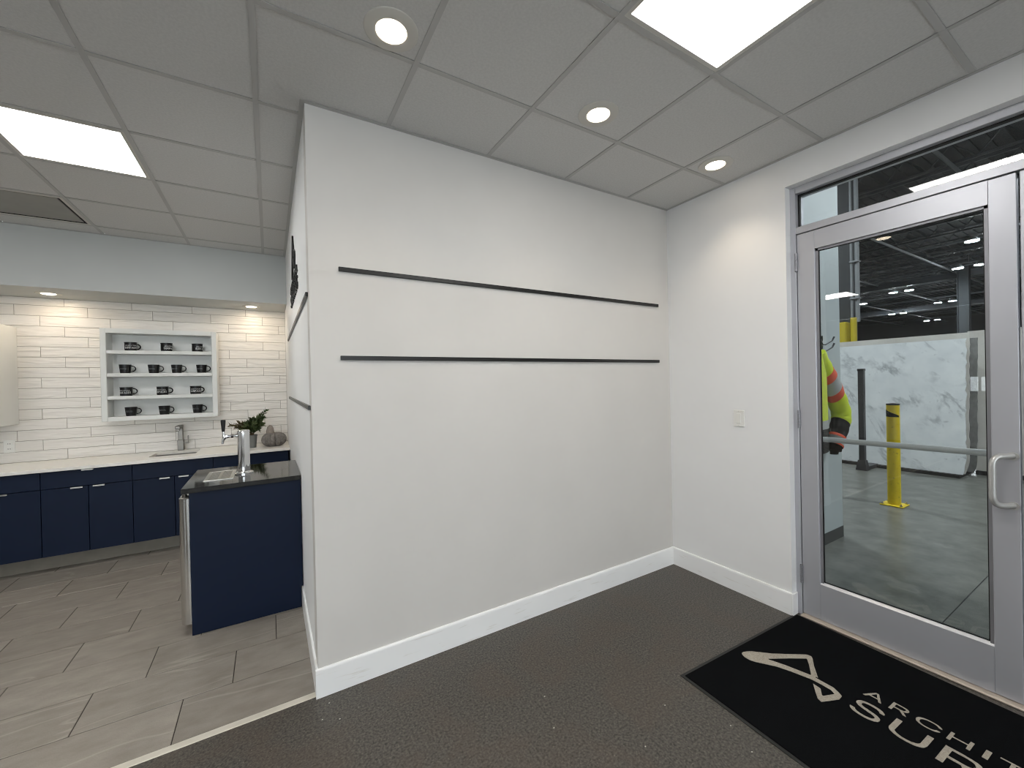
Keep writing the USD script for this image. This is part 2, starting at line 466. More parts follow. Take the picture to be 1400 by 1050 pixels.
def baseboard(name, p0, p1, normal, label):
    """profile extruded along a wall: flat board with a small rounded top edge"""
    p0, p1, n = np.array(p0, float), np.array(p1, float), np.array(normal, float)
    prof = [(0, 0), (BT, 0), (BT, BB - 0.012), (BT - 0.0015, BB - 0.005), (BT - 0.0045, BB - 0.001), (BT - 0.007, BB), (0, BB)]
    V = [np.append(q + n * a, z) for q in (p0, p1) for a, z in prof]
    k = len(prof)
    F = []
    for i in range(k):
        j = (i + 1) % k
        F += [[i, j, k + j], [i, k + j, k + i]]
    for i in range(1, k - 1):
        F += [[0, i + 1, i], [k, k + i, k + i + 1]]
    mm = trimesh.Trimesh(np.array(V), np.array(F), process=False)
    mm.fix_normals()
    return mm


struct('baseboard_back', baseboard('b', (-W - BT, 0), (0, 0), (0, -1), ''), paint_trim, 'white baseboard under the grey wall')
struct('baseboard_right', cat_([baseboard('b', (0, 0), (0, OY1 - 0.001), (-1, 0), ''), box(-BT, 0.052, OY1 - BT, OY1 - 0.0005, 0, BB, 0.004)]), paint_trim, 'white baseboard under the right wall, wrapping into the door opening')
struct('baseboard_side', baseboard('b', (-W, 0.0), (-W, 2.9), (-1, 0), ''), paint_trim, 'white baseboard on the kitchen side of the partition')

# ------------------------------------------------------------------ kitchen wall, tiles, soffit
wk = struct_group('wall_kitchen', 'kitchen wall faced with long white wave tiles')
part(wk, 'substrate', box(XL, -W + 0.05, YT + 0.004, YT + 0.14, 0, H), grout_pale)
TP, TL = 0.0977, 0.4886
far = []
for row in range(16):
    z0 = 0.902 + row * TP; z1 = min(z0 + TP, ZS)
    j = -4.561 + (0, -0.1629, 0.1629)[row % 3]
    k0, k1 = int(math.floor((-6.4 - j) / TL)), int(math.ceil((-W - j) / TL))
    for k in range(k0, k1):
        x0, x1 = max(j + k * TL, -6.4), min(j + (k + 1) * TL, -W)
        if x1 - x0 < 0.004:
            continue
        g = 0.0018
        b = box(x0 + g, x1 - g, YT - 0.0006 * ((row * 3 + k) % 2), YT + 0.006, z0 + g, z1 - g, 0.001)
        if x1 > -5.1:
            part(wk, 'tile', b, wall_tiles[(row * 3 + k * 5) % 4])
        else:
            far.append(b)
part(wk, 'tile_field', cat_(far), wall_tiles[0], kind='stuff')
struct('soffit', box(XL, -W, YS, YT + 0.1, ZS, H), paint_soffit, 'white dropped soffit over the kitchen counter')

# ------------------------------------------------------------------ ceiling
RA, RB = sbox(XL, YF, 0, 0), sbox(XL, 0, -W, YS)
ROOM = unary_union([RA, RB])
DZ = 0.004
ce = struct_group('ceiling', 'suspended ceiling of square mineral tiles in a metal grid')
panels = {(5, -3), (1, 1), (8, -3), (5, 1), (9, 1), (5, 5), (1, 5), (9, 5)}     # cells with light panels: (column, row) index
diff_cell = (6, -5)
ctiles_far = []


def cell(i, j):
    """column i runs from GX-(i+1)T to GX-iT, row j from GY-(j+1)T to GY-jT"""
    return GX - (i + 1) * T, GX - i * T, GY - (j + 1) * T, GY - j * T


# photo grid: line index i at x = GX - i T and j at y = GY - j T
for i in range(-1, 16):
    for j in range(-6, 11):
        x0, x1, y0, y1 = cell(i, j)
        if (i, j) in panels or (i, j) == diff_cell:
            continue
        # cells beside the front edge of the partition are cut around it
        g = sbox(x0 + 0.011, y0 + 0.011, x1 - 0.011, y1 - 0.011).intersection(ROOM.buffer(-0.004, join_style=2))
        if g.is_empty or g.area < 0.0008:
            continue
        b = extrude(g, H + DZ, H + DZ + 0.012)
        if any(in_view((x, y, H), 20) for x in (x0, x1) for y in (y0, y1)):
            part(ce, 'tile', b, tile_mats[(i * 5 + j * 3) % 3])
        else:
            ctiles_far.append(b)
part(ce, 'tile_field', cat_(ctiles_far), tile_mats[1], kind='stuff')
TW = 0.012
for i in range(-1, 16):
    x = GX - i * T
    for (a, b) in ([(YF, 0.0)] if x > -W else [(YF, YS)]):
        if XL < x < 0:
            part(ce, 'grid_tee', cat_([box(x - TW, x + TW, a, b - 0.006, H, H + 0.002), box(x - 0.002, x + 0.002, a, b - 0.006, H + 0.002, H + 0.03)]), grid_mat)
for j in range(-6, 11):
    y = GY - j * T
    if YF < y < 0 or 0 <= y < YS:
        xe = 0.0 if y < 0 else -W
        part(ce, 'grid_tee', cat_([box(XL, xe - 0.006, y - TW, y + TW, H + 0.0006, H + 0.0026), box(XL, xe - 0.006, y - 0.002, y + 0.002, H + 0.0026, H + 0.03)]), grid_mat)
AW = 0.022
for nm, b in (('a', box(-W - AW, 0, -AW, 0, H - 0.0005, H + 0.0015)), ('b', box(-AW, 0, YF, -AW, H - 0.0005, H + 0.0015)),
              ('c', box(-W - AW, -W, 0, YS, H - 0.0005, H + 0.0015)), ('d', box(XL, -W - AW, YS - AW, YS, H - 0.0005, H + 0.0015))):
    part(ce, 'wall_angle', b, grid_mat)
part(ce, 'plenum_cover', box(XL, 0, YF, YS, H + 0.14, H + 0.16), diffuser_in)

panel_labels = {(5, -3): 'lit square light panel in the ceiling over the kitchen end, at left', (1, 1): 'lit square light panel in the ceiling in front of the door, cut by the top edge'}
for c in sorted(panels):
    x0, x1, y0, y1 = cell(*c)
    lab = panel_labels.get(c, 'lit square ceiling panel outside the picture, in column %d row %d of the grid' % c)
    lp = thing('ceiling_light_panel', lab, 'light panel', ((x0 + x1) / 2, (y0 + y1) / 2, H), group='square light panels')
    part(lp, 'diffuser', box(x0 + 0.030, x1 - 0.030, y0 + 0.030, y1 - 0.030, H + 0.006, H + 0.009), lens_mat)
    part(lp, 'frame', cat_([box(x0 + 0.012, x0 + 0.031, y0 + 0.012, y1 - 0.012, H + 0.001, H + 0.014), box(x1 - 0.031, x1 - 0.012, y0 + 0.012, y1 - 0.012, H + 0.001, H + 0.014),
                            box(x0 + 0.031, x1 - 0.031, y0 + 0.012, y0 + 0.031, H + 0.001, H + 0.014), box(x0 + 0.031, x1 - 0.031, y1 - 0.031, y1 - 0.012, H + 0.001, H + 0.014)]), trim_white)


def downlight(name, x, y, z, label, mat, group):
    d = thing(name, label, 'downlight', (x, y, z), group=group)
    part(d, 'trim_ring', lathe([(0.060, 0.004), (0.060, -0.004), (0.066, -0.0055), (0.1, -0.0035), (0.105, 0.0), (0.105, 0.003)], (x, y, z), 48), trim_white, smooth=40)
    part(d, 'lens', lathe([(0.0, -0.010), (0.045, -0.009), (0.056, -0.005), (0.0585, 0.002), (0.0, 0.002)], (x, y, z), 40), mat, smooth=40)
    lt = UsdLux.SphereLight.Define(stage, d + '/beam')
    lt.AddTranslateOp().Set(Gf.Vec3d(0, 0, -0.07))
    lt.CreateRadiusAttr(0.05); lt.CreateIntensityAttr(SPOT_L); lt.CreateColorAttr(Gf.Vec3f(1.0, 0.84, 0.64))
    sh = UsdLux.ShapingAPI.Apply(lt.GetPrim())
    sh.CreateShapingConeAngleAttr(58.0); sh.CreateShapingConeSoftnessAttr(0.85)
    return d


downlight('downlight', -2.433, -0.621, H + DZ - 0.002, 'round recessed downlight nearest the kitchen corner', down_mat, 'downlights along the grey wall')
downlight('downlight', -1.356, -0.642, H + DZ - 0.002, 'round recessed downlight, middle one of the three', down_mat, 'downlights along the grey wall')
downlight('downlight', -0.32, -0.638, H + DZ - 0.002, 'round recessed downlight nearest the glazed door', down_mat, 'downlights along the grey wall')
for x, lab in ((-4.575, 'small soffit downlight above the left upper cabinet'), (-3.03, 'small soffit downlight above the sink corner'), (-6.1, 'small soffit downlight beyond the left edge of the picture')):
    d = thing('soffit_downlight', lab, 'downlight', (x, 3.06, ZS), group='downlights in the kitchen soffit')
    part(d, 'trim_ring', lathe([(0.047, 0.003), (0.047, -0.003), (0.052, -0.005), (0.082, -0.003), (0.085, 0.0)], (x, 3.06, ZS), 40), trim_white, smooth=40)
    part(d, 'lens', lathe([(0.0, -0.008), (0.038, -0.007), (0.046, -0.002), (0.0, 0.001)], (x, 3.06, ZS), 32), kdown_mat, smooth=40)

x0, x1, y0, y1 = cell(*diff_cell)
ad = thing('air_diffuser', 'grey square plaque air diffuser in the ceiling at far left', 'air vent', ((x0 + x1) / 2, (y0 + y1) / 2, H))
part(ad, 'back_pan', cat_([box(x0 + 0.012, x1 - 0.012, y0 + 0.012, y1 - 0.012, H + 0.05, H + 0.055)] + [
    box(x0 + 0.012, x0 + 0.016, y0 + 0.012, y1 - 0.012, H + 0.002, H + 0.05), box(x1 - 0.016, x1 - 0.012, y0 + 0.012, y1 - 0.012, H + 0.002, H + 0.05),
    box(x0 + 0.016, x1 - 0.016, y0 + 0.012, y0 + 0.016, H + 0.002, H + 0.05), box(x0 + 0.016, x1 - 0.016, y1 - 0.016, y1 - 0.012, H + 0.002, H + 0.05)]), diffuser_in)
part(ad, 'plaque', box(x0 + 0.05, x1 - 0.05, y0 + 0.05, y1 - 0.05, H + 0.004, H + 0.012, 0.003), diffuser_metal)
part(ad, 'frame', cat_([box(x0 + 0.012, x0 + 0.03, y0 + 0.012, y1 - 0.012, H + 0.0, H + 0.004), box(x1 - 0.03, x1 - 0.012, y0 + 0.012, y1 - 0.012, H, H + 0.004),
                        box(x0 + 0.03, x1 - 0.03, y0 + 0.012, y0 + 0.03, H, H + 0.004), box(x0 + 0.03, x1 - 0.03, y1 - 0.03, y1 - 0.012, H, H + 0.004)]), trim_white)

# ------------------------------------------------------------------ entrance door and frame
FX = 0.058                     # face of the frame, recessed in the opening
JB = -0.937                    # left jamb inner edge
DY0, DY1 = -1.838, -0.941      # door leaf
df = struct_group('door_frame', 'aluminium door frame with a glazed transom')
part(df, 'jamb', box(FX, FX + 0.11, JB, OY1 + 0.001, 0.0, OZ, 0.002), alu)
part(df, 'jamb', box(FX, FX + 0.11, OY0 - 0.001, OY0 + 0.034, 0.0, OZ, 0.002), alu)
part(df, 'head', box(FX, FX + 0.11, OY0 + 0.034, JB, 2.722, OZ, 0.002), alu)
part(df, 'transom_bar', box(FX, FX + 0.11, OY0 + 0.034, JB, 2.462, 2.505, 0.002), alu)
part(df, 'transom_gasket', cat_([box(FX + 0.035, FX + 0.055, OY0 + 0.034, JB, 2.712, 2.7225), box(FX + 0.035, FX + 0.055, OY0 + 0.034, JB, 2.5045, 2.509),
                                 box(FX + 0.035, FX + 0.055, JB - 0.010, JB + 0.0005, 2.505, 2.722)]), gasket_black)
part(df, 'transom_pane', box(FX + 0.042, FX + 0.048, OY0 + 0.034, JB - 0.001, 2.506, 2.721), glass, label='glass transom pane over the door')
part(df, 'door_stop', cat_([box(FX + 0.052, FX + 0.085, JB - 0.012, JB + 0.0005, 0.0, 2.462), box(FX + 0.052, FX + 0.085, OY0 + 0.034, JB, 2.452, 2.4625)]), alu_dark)
part(df, 'threshold', box(FX - 0.030, FX + 0.1, OY0 + 0.034, JB, 0.0, 0.012, 0.004), threshold_mat, label='worn metal threshold')


def door_leaf(name, ya, yb, hinge_side, label):
    """ya < yb; hinge_side +1: hinges at yb"""
    d = thing(name, label, None, (FX, (ya + yb) / 2, 0.012), kind='structure')
    X0, X1 = FX + 0.002, FX + 0.047
    Z0, Z1 = 0.016, 2.456
    ws_h, ws_l = 0.098, 0.087
    if hinge_side > 0:
        sa, sb = ya + ws_l, yb - ws_h
    else:
        sa, sb = ya + ws_h, yb - ws_l
    zb, zt = 0.238, 2.342
    part(d, 'stile', box(X0, X1, sb, yb, Z0, Z1, 0.0025), alu)
    part(d, 'stile', box(X0, X1, ya, sa, Z0, Z1, 0.0025), alu)
    part(d, 'top_rail', box(X0 + 0.0004, X1 - 0.0004, sa, sb, zt, Z1 - 0.0003), alu)
    part(d, 'bottom_rail', box(X0 + 0.0004, X1 - 0.0004, sa, sb, Z0 + 0.0003, zb), alu)
    bw = 0.014
    xb = X0 + 0.012

    def bead(a, b, za, zc, horizontal):
        return box(xb, X1 - 0.012, a, b, za, zc)
    part(d, 'glazing_bead', cat_([bead(sa, sa + bw, zb, zt, 0), bead(sb - bw, sb, zb, zt, 0), bead(sa, sb, zt - bw, zt, 1)]), alu_bead)
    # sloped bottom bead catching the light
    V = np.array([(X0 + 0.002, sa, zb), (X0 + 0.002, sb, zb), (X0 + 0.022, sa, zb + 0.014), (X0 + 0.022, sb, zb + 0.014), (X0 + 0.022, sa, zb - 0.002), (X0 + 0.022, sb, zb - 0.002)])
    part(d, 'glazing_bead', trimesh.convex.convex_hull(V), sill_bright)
    g = 0.004
    part(d, 'gasket', cat_([box(xb + 0.004, xb + 0.013, sa + bw, sa + bw + g, zb + bw, zt - bw), box(xb + 0.004, xb + 0.013, sb - bw - g, sb - bw, zb + bw, zt - bw),
                            box(xb + 0.004, xb + 0.013, sa + bw, sb - bw, zt - bw - g, zt - bw), box(xb + 0.004, xb + 0.013, sa + bw, sb - bw, zb + bw, zb + bw + g)]), gasket_black)
    part(d, 'glass', box(X0 + 0.019, X0 + 0.025, sa + 0.004, sb - 0.004, zb + 0.004, zt - 0.004), glass, label='clear glass pane of the door')
    # push bar on the far side
    zb_, xb_ = 1.138, FX + 0.115
    part(d, 'push_bar', sweep([(X1 - 0.002, sb + 0.03, zb_ + 0.0), (xb_ - 0.02, sb + 0.03, zb_), (xb_, sb + 0.012, zb_), (xb_, (sa + sb) / 2, zb_ + 0.004), (xb_, sa - 0.012, zb_ + 0.008), (xb_ - 0.02, sa - 0.03, zb_ + 0.008), (X1 - 0.002, sa - 0.03, zb_ + 0.008)], 0.0165, 16), bar_grey, smooth=50, label='satin push bar across the glass')
    # pull handle on the room side
    hy = ya + 0.022 if hinge_side > 0 else yb - 0.022
    s = 1 if hinge_side > 0 else -1
    pts = []
    zc, hh = 1.042, 0.115

    def arc(a, b, c, n=7):
        a, b, c = map(np.array, (a, b, c))
        return [tuple((1 - t) ** 2 * a + 2 * t * (1 - t) * b + t * t * c) for t in np.linspace(0, 1, n)]
    px, gy = FX - 0.062, hy + s * 0.052
    top, bot = zc + hh, zc - hh
    pts = [(X0, hy, top)] + arc((FX - 0.03, hy + s * 0.022, top), (px, gy, top + 0.003), (px, gy, top - 0.05)) + [(px, gy, zc)] + arc((px, gy, bot + 0.05), (px, gy, bot - 0.003), (FX - 0.03, hy + s * 0.022, bot)) + [(X0, hy, bot)]
    part(d, 'pull_handle', sweep(pts, 0.0125, 18), satin, smooth=60, label='satin curved pull handle')
    part(d, 'handle_base', cyl((X0 - 0.004, hy, top), (X0 + 0.001, hy, top), 0.019, 0.019, 24), satin, smooth=40)
    part(d, 'handle_base', cyl((X0 - 0.004, hy, bot), (X0 + 0.001, hy, bot), 0.019, 0.019, 24), satin, smooth=40)
    he = yb + 0.002 if hinge_side > 0 else ya - 0.002
    for z in (2.28, 1.27, 0.27):
        hn = part(d, 'hinge', cat_([cyl((FX - 0.006, he, z - 0.058 + 0.0235 * k), (FX - 0.006, he, z - 0.058 + 0.0235 * k + 0.022), 0.0085, 0.0085, 16) for k in range(5)]), alu_bead, smooth=40)
    return d


door_leaf('door_1', DY0, DY1, 1, 'aluminium framed glass entrance door with pull handle')
door_leaf('door_2', OY0 + 0.040, DY0 - 0.009, -1, 'second glass door leaf at the right edge of the picture')

# ------------------------------------------------------------------ things on the lobby walls
RD = 0.012


def rail_back(z, lab):
    solo('wall_rail', box(-2.562, -0.137, -0.014, 0.0005, z - 0.011, z + 0.011, 0.0012), rail_black, lab, 'wall rail', group='slim black rails on the grey wall')


rail_back(2.147, 'upper long slim black rail on the grey wall')
rail_back(1.692, 'lower long slim black rail on the grey wall')
for z, lab in ((2.018, 'upper slim black rail on the white partition end, seen edge-on'), (1.440, 'lower slim black rail on the white partition end, seen edge-on')):
    solo('wall_rail', box(-W - 0.012, -W + 0.0005, 0.06, 2.42, z - 0.011, z + 0.011, 0.0012), rail_black, lab, 'wall rail', group='slim black rails on the partition end')

sw = thing('light_switch', 'white rocker light switch on the white wall left of the door', 'light switch', (0, -0.582, 1.255))
part(sw, 'wall_plate', box(-0.0085, 0.0005, -0.621, -0.543, 1.196, 1.314, 0.003), plate_white)
part(sw, 'rocker', trimesh.convex.convex_hull(np.array([(-0.008, y, z) for y in (-0.598, -0.566) for z in (1.221, 1.289)] + [(-0.0145, y, 1.223) for y in (-0.597, -0.567)] + [(-0.0105, y, 1.287) for y in (-0.597, -0.567)])), plate_white)
for z in (1.205, 1.305):
    part(sw, 'screw', cyl((-0.0093, -0.582, z), (-0.007, -0.582, z), 0.003, 0.003, 12), trim_white)

# emblem outline (in metres on the mat, u to the right along the lettering, v up)
EMB_W = np.array([(-0.655, -0.952), (-0.645, -0.943), (-0.628, -0.942), (-0.608, -0.950), (-0.585, -0.963), (-0.508, -1.036), (-0.361, -1.140), (-0.356, -1.160), (-0.368, -1.171), (-0.430, -1.204), (-0.507, -1.253), (-0.520, -1.229),
                  (-0.437, -1.183), (-0.395, -1.155), (-0.470, -1.105), (-0.579, -1.040), (-0.548, -1.118), (-0.517, -1.228), (-0.520, -1.275), (-0.521, -1.325), (-0.537, -1.352), (-0.551, -1.370), (-0.585, -1.372),
                  (-0.630, -1.353), (-0.672, -1.334), (-0.664, -1.316), (-0.625, -1.290), (-0.574, -1.259), (-0.579, -1.285), (-0.581, -1.294), (-0.629, -1.320), (-0.565, -1.346), (-0.549, -1.325), (-0.547, -1.282),
                  (-0.549, -1.240), (-0.573, -1.160), (-0.597, -1.100), (-0.655, -1.020), (-0.664, -0.998), (-0.664, -0.970)])
TILT = 0.04
eu, ev = -(EMB_W[:, 1] + 0.945) - TILT * (EMB_W[:, 0] + 0.51), (EMB_W[:, 0] + 0.51) - TILT * (EMB_W[:, 1] + 0.945)
EMBLEM = Polygon(np.stack([eu, ev], 1)).buffer(0.004).buffer(-0.004)

ws = thing('wall_sign', 'black raised emblem and lettering sign high on the white partition end', 'sign', (-W, 1.15, 2.2))
SX, SY, SZ = (0, -1, 0), (0, 0, 1), (-1, 0, 0)
lo = EMBLEM.bounds
k = 0.40 / (lo[2] - lo[0])
e = extrude(EMBLEM, 0, 0.012)
e.apply_translation([-(lo[0] + lo[2]) / 2, -lo[1], 0]); e.apply_scale([k, k, 1])
part(ws, 'emblem', frame_map(e, (-W + 0.0005, 1.20, 2.385), SX, SY, SZ), rail_black)
TX = 'ARCHITECTURAL'
for i, ch in enumerate(TX):
    l = letter(ch, 0.012 if ch == 'I' else 0.048, 0.05, 0.012)
    part(ws, 'letter', frame_map(l, (-W + 0.0005, 1.62 - i * 0.066 - (0.02 if ch == 'I' else 0), 2.315), SX, SY, SZ), rail_black)
for i, ch in enumerate('SURFACES'):
    l = letter(ch, 0.083, 0.092, 0.012)
    part(ws, 'letter', frame_map(l, (-W + 0.0005, 1.62 - i * 0.109, 2.20), SX, SY, SZ), rail_black)

# ------------------------------------------------------------------ door mat
mt = thing('door_mat', 'black entrance mat with a beige emblem and lettering in front of the door', 'mat', (-0.5, -1.78, 0.0))
RX, RY = np.array([-TILT, -1.0, 0]), np.array([1.0, -TILT, 0])
MO = np.array([-1.073, -0.865, 0.0])      # near left corner


def matpoly(u0, u1, v0, v1):
    return Polygon([tuple((MO + RX * u + RY * v)[:2]) for u, v in ((u0, v0), (u1, v0), (u1, v1), (u0, v1))])


full, inner = matpoly(0, 1.84, 0, 1.096), matpoly(0.017, 1.823, 0.017, 1.088)
part(mt, 'rubber_edge', extrude(full.difference(inner), 0.0005, 0.0035), mat_rubber)
part(mt, 'pile', extrude(inner, 0.0005, 0.0070), mat_black)


def on_mat(mesh, y, x):
    return frame_map(mesh, (x, y, 0.0066), RX, RY, (0, 0, 1))


part(mt, 'emblem', on_mat(extrude(EMBLEM, 0, 0.0016), -0.945, -0.51), mat_logo, label='beige looped emblem')
row1 = [('A', -1.418, .068), ('R', -1.512, .062), ('C', -1.598, .080), ('H', -1.700, .068), ('I', -1.800, .016), ('T', -1.838, .070), ('E', -1.932, .058), ('C', -2.015, .080), ('T', -2.118, .070), ('U', -2.212, .068), ('R', -2.306, .062), ('A', -2.390, .068), ('L', -2.484, .056)]
for ch, y, w in row1:
    part(mt, 'letter', on_mat(letter(ch, w, 0.062, 0.0016), y, -0.452 + TILT * 0.6 * (y + 1.42)), mat_logo)
row2 = [('S', -1.412, .108), ('U', -1.550, .120), ('R', -1.705, .118), ('F', -1.855, .100), ('A', -1.975, .128), ('C', -2.125, .125), ('E', -2.285, .100), ('S', -2.415, .112)]
for ch, y, w in row2:
    part(mt, 'letter', on_mat(letter(ch, w, 0.118, 0.0016, bold=False), y, -0.612 + TILT * (y + 1.415)), mat_logo)

# a few crumbs of white lint on the concrete
lp = []
for x, y in ((-1.75, -0.60), (-1.82, -0.77), (-1.55, -1.05), (-1.15, -1.18), (-1.2, -1.30), (-2.66, -0.07), (-2.70, -0.16), (-2.63, -0.2), (-1.3, -0.95), (-2.0, -0.95)):
    s_ = trimesh.creation.icosphere(1, 0.0026); s_.apply_scale([1.3, 0.9, 0.5]); s_.apply_translation([x, y, 0.0012]); lp.append(s_)
solo('lint_specks', cat_(lp), lint, 'tiny white lint specks scattered on the dark concrete floor', 'lint', kind='stuff')

# ------------------------------------------------------------------ kitchen base cabinets
CF, CB = 2.74, 3.322          # cabinet front, back
CZ0, CZ1 = 0.150, 0.872
struct('trim_2', box(XL, -W - BT - 0.001, 2.905, 2.925, 0, 0.158), M_noise('kick_tile', (122, 116, 106), (134, 128, 117), scale=(3, 3, 3), nscale=3, rough=0.5), 'tile kick strip under the base cabinets')


def base_cabinet(x0, x1, drawer_handle, door_handles, label):
    c = thing('base_cabinet', label, 'cabinet', ((x0 + x1) / 2, (CF + CB) / 2, CZ0), group='navy base cabinets')
    X0, X1, Y0, Y1, Z1 = x0 + 0.001, x1 - 0.001, CF + 0.02, CB - 0.02, CZ1 - 0.001
    part(c, 'carcass', cat_([box(X0, X0 + 0.016, Y0, Y1, CZ0, Z1), box(X1 - 0.016, X1, Y0, Y1, CZ0, Z1), box(X0 + 0.016, X1 - 0.016, Y0, Y1, CZ0, CZ0 + 0.016), box(X0 + 0.016, X1 - 0.016, Y1 - 0.01, Y1, CZ0 + 0.016, Z1),
                             box(X0 + 0.016, X1 - 0.016, Y0, Y0 + 0.018, Z1 - 0.06, Z1)]), navy_dark)
    g, t = 0.0022, 0.019
    xm = (x0 + x1) / 2
    zs = 0.722
    dr = part(c, 'drawer_front', box(x0 + g, x1 - g, CF, CF + t, zs + g, CZ1 - 0.006, 0.0012), navy)
    hw = 0.038
    if drawer_handle:
        part(dr, 'handle', cat_([box(xm - hw, xm + hw, CF - 0.014, CF + 0.003, CZ1 - 0.0065, CZ1 - 0.0045), box(xm - hw, xm + hw, CF - 0.016, CF - 0.013, CZ1 - 0.014, CZ1 - 0.0045)]), steel)
    for a, b, hx in ((x0 + g, xm - g, xm - 0.07), (xm + g, x1 - g, xm + 0.07)):
        dd = part(c, 'door', box(a, b, CF, CF + t, CZ0, zs - g, 0.0012), navy)
        if door_handles:
            part(dd, 'handle', cat_([box(hx - hw, hx + hw, CF - 0.014, CF + 0.003, zs - g - 0.0015, zs - g + 0.0008), box(hx - hw, hx + hw, CF - 0.016, CF - 0.013, zs - g - 0.011, zs - g + 0.0008)]), steel)


base_cabinet(-5.135, -4.552, True, True, 'navy base cabinet cut off by the left edge of the picture')
base_cabinet(-4.552, -3.972, True, True, 'navy base cabinet with a pull on its drawer, left of the sink cabinet')
base_cabinet(-3.972, -3.372, False, True, 'navy sink cabinet with a plain drawer front under the sink')
base_cabinet(-3.372, -2.716, False, True, 'navy base cabinet in the corner behind the beer tower')

SXa, SXb, SYa, SYb = -3.885, -3.525, 2.90, 3.22
top = minus(box(-6.3, -2.702, 2.705, YT - 0.001, 0.873, 0.902, 0.002), box(SXa, SXb, SYa, SYb, 0.8, 1.0))
ct = thing('countertop', 'long white quartz countertop on the navy cabinets', 'countertop', (-4.5, 3.0, 0.873))
part(ct, 'slab', top, quartz)
sk = thing('sink', 'small steel undermount sink in the white countertop', 'sink', ((SXa + SXb) / 2, (SYa + SYb) / 2, 0.72))
part(sk, 'basin', cat_([box(SXa - 0.004, SXb + 0.004, SYa - 0.004, SYb + 0.004, 0.728, 0.732), box(SXa - 0.004, SXa - 0.001, SYa - 0.004, SYb + 0.004, 0.732, 0.872), box(SXb + 0.001, SXb + 0.004, SYa - 0.004, SYb + 0.004, 0.732, 0.872),
                        box(SXa - 0.001, SXb + 0.001, SYa - 0.004, SYa - 0.001, 0.732, 0.872), box(SXa - 0.001, SXb + 0.001, SYb + 0.001, SYb + 0.004, 0.732, 0.872)]), steel)
part(sk, 'drain', lathe([(0.0, 0.733), (0.03, 0.733), (0.036, 0.735), (0.042, 0.733)], ((SXa + SXb) / 2, (SYa + SYb) / 2, 0), 24), chrome)

fx, fy = -3.695, 3.265
fa = thing('faucet', 'square brushed nickel faucet behind the sink', 'faucet', (fx, fy, 0.902))
part(fa, 'body', box(fx - 0.026, fx + 0.026, fy - 0.026, fy + 0.026, 0.902, 1.012, 0.003), nickel)
part(fa, 'spout', cat_([box(fx - 0.020, fx + 0.020, fy - 0.020, fy + 0.020, 1.010, 1.150, 0.003), box(fx - 0.021, fx + 0.021, fy - 0.17, fy + 0.020, 1.140, 1.170, 0.004), box(fx - 0.017, fx + 0.017, fy - 0.168, fy - 0.134, 1.118, 1.142, 0.003)]), nickel)
part(fa, 'lever', cat_([box(fx + 0.024, fx + 0.066, fy - 0.010, fy + 0.010, 0.968, 0.986, 0.003), box(fx + 0.058, fx + 0.068, fy - 0.009, fy + 0.009, 0.968, 1.055, 0.003)]), nickel)

# ------------------------------------------------------------------ open mug shelf on the tile wall
mx0, mx1, mz0, mz1, my0, my1 = -4.268, -3.356, 1.250, 2.155, 3.13, YT - 0.001
fw = 0.045
wsf = thing('wall_shelf_unit', 'white open wall shelf unit full of black mugs on the tiled wall', 'shelf', ((mx0 + mx1) / 2, my1, mz0))
part(wsf, 'side_panel', box(mx0, mx0 + fw, my0, my1, mz0, mz1, 0.004), shelf_white)
part(wsf, 'side_panel', box(mx1 - fw, mx1, my0, my1, mz0, mz1, 0.004), shelf_white)
part(wsf, 'top_panel', box(mx0 + fw, mx1 - fw, my0 + 0.0005, my1, mz1 - fw, mz1 - 0.0005), shelf_white)
part(wsf, 'bottom_panel', box(mx0 + fw, mx1 - fw, my0 + 0.0005, my1, mz0 + 0.0005, mz0 + 0.042), shelf_white)
part(wsf, 'back_panel', box(mx0 + fw, mx1 - fw, my1 - 0.012, my1 - 0.001, mz0 + 0.042, mz1 - fw), shelf_white)
SH = (1.942, 1.717, 1.494)
for z in SH:
    part(wsf, 'shelf', box(mx0 + fw, mx1 - fw, my0 + 0.004, my1 - 0.012, z - 0.034, z, 0.002), shelf_white)


def wrap_text(text, width, height, r, z, a0, depth=0.0008, taper=0.0):
    """letters bent round a vertical cylinder; a0: azimuth of the text centre; text reads left to right seen from outside"""
    n = len(text); out = []
    p = width / n
    for i, ch in enumerate(text):
        if ch == ' ':
            continue
        w = p * (0.25 if ch == 'I' else 0.8)
        l = letter(ch, w, height, depth)
        v = np.array(l.vertices)
        s = -width / 2 + (i + 0.5) * p - w / 2 + v[:, 0]
        rr = r + taper * (z + v[:, 1]) + v[:, 2] - 0.0001
        a = a0 + s / r
        out.append(trimesh.Trimesh(np.stack([rr * np.cos(a), rr * np.sin(a), z + v[:, 1]], 1), l.faces, process=False))
    return cat_(out)


def ring_handle(r, zc, hh, out, tr, n=20):
    """D-shaped handle on +x side"""
    pts = []
    for t in np.linspace(-math.pi / 2, math.pi / 2, n):
        pts.append((r - 0.003 + out * max(0, math.cos(t)) ** 0.8, 0, zc + hh * math.sin(t)))
    return sweep(pts, tr, 10, up=(0, 1, 0))


MUGS = {}


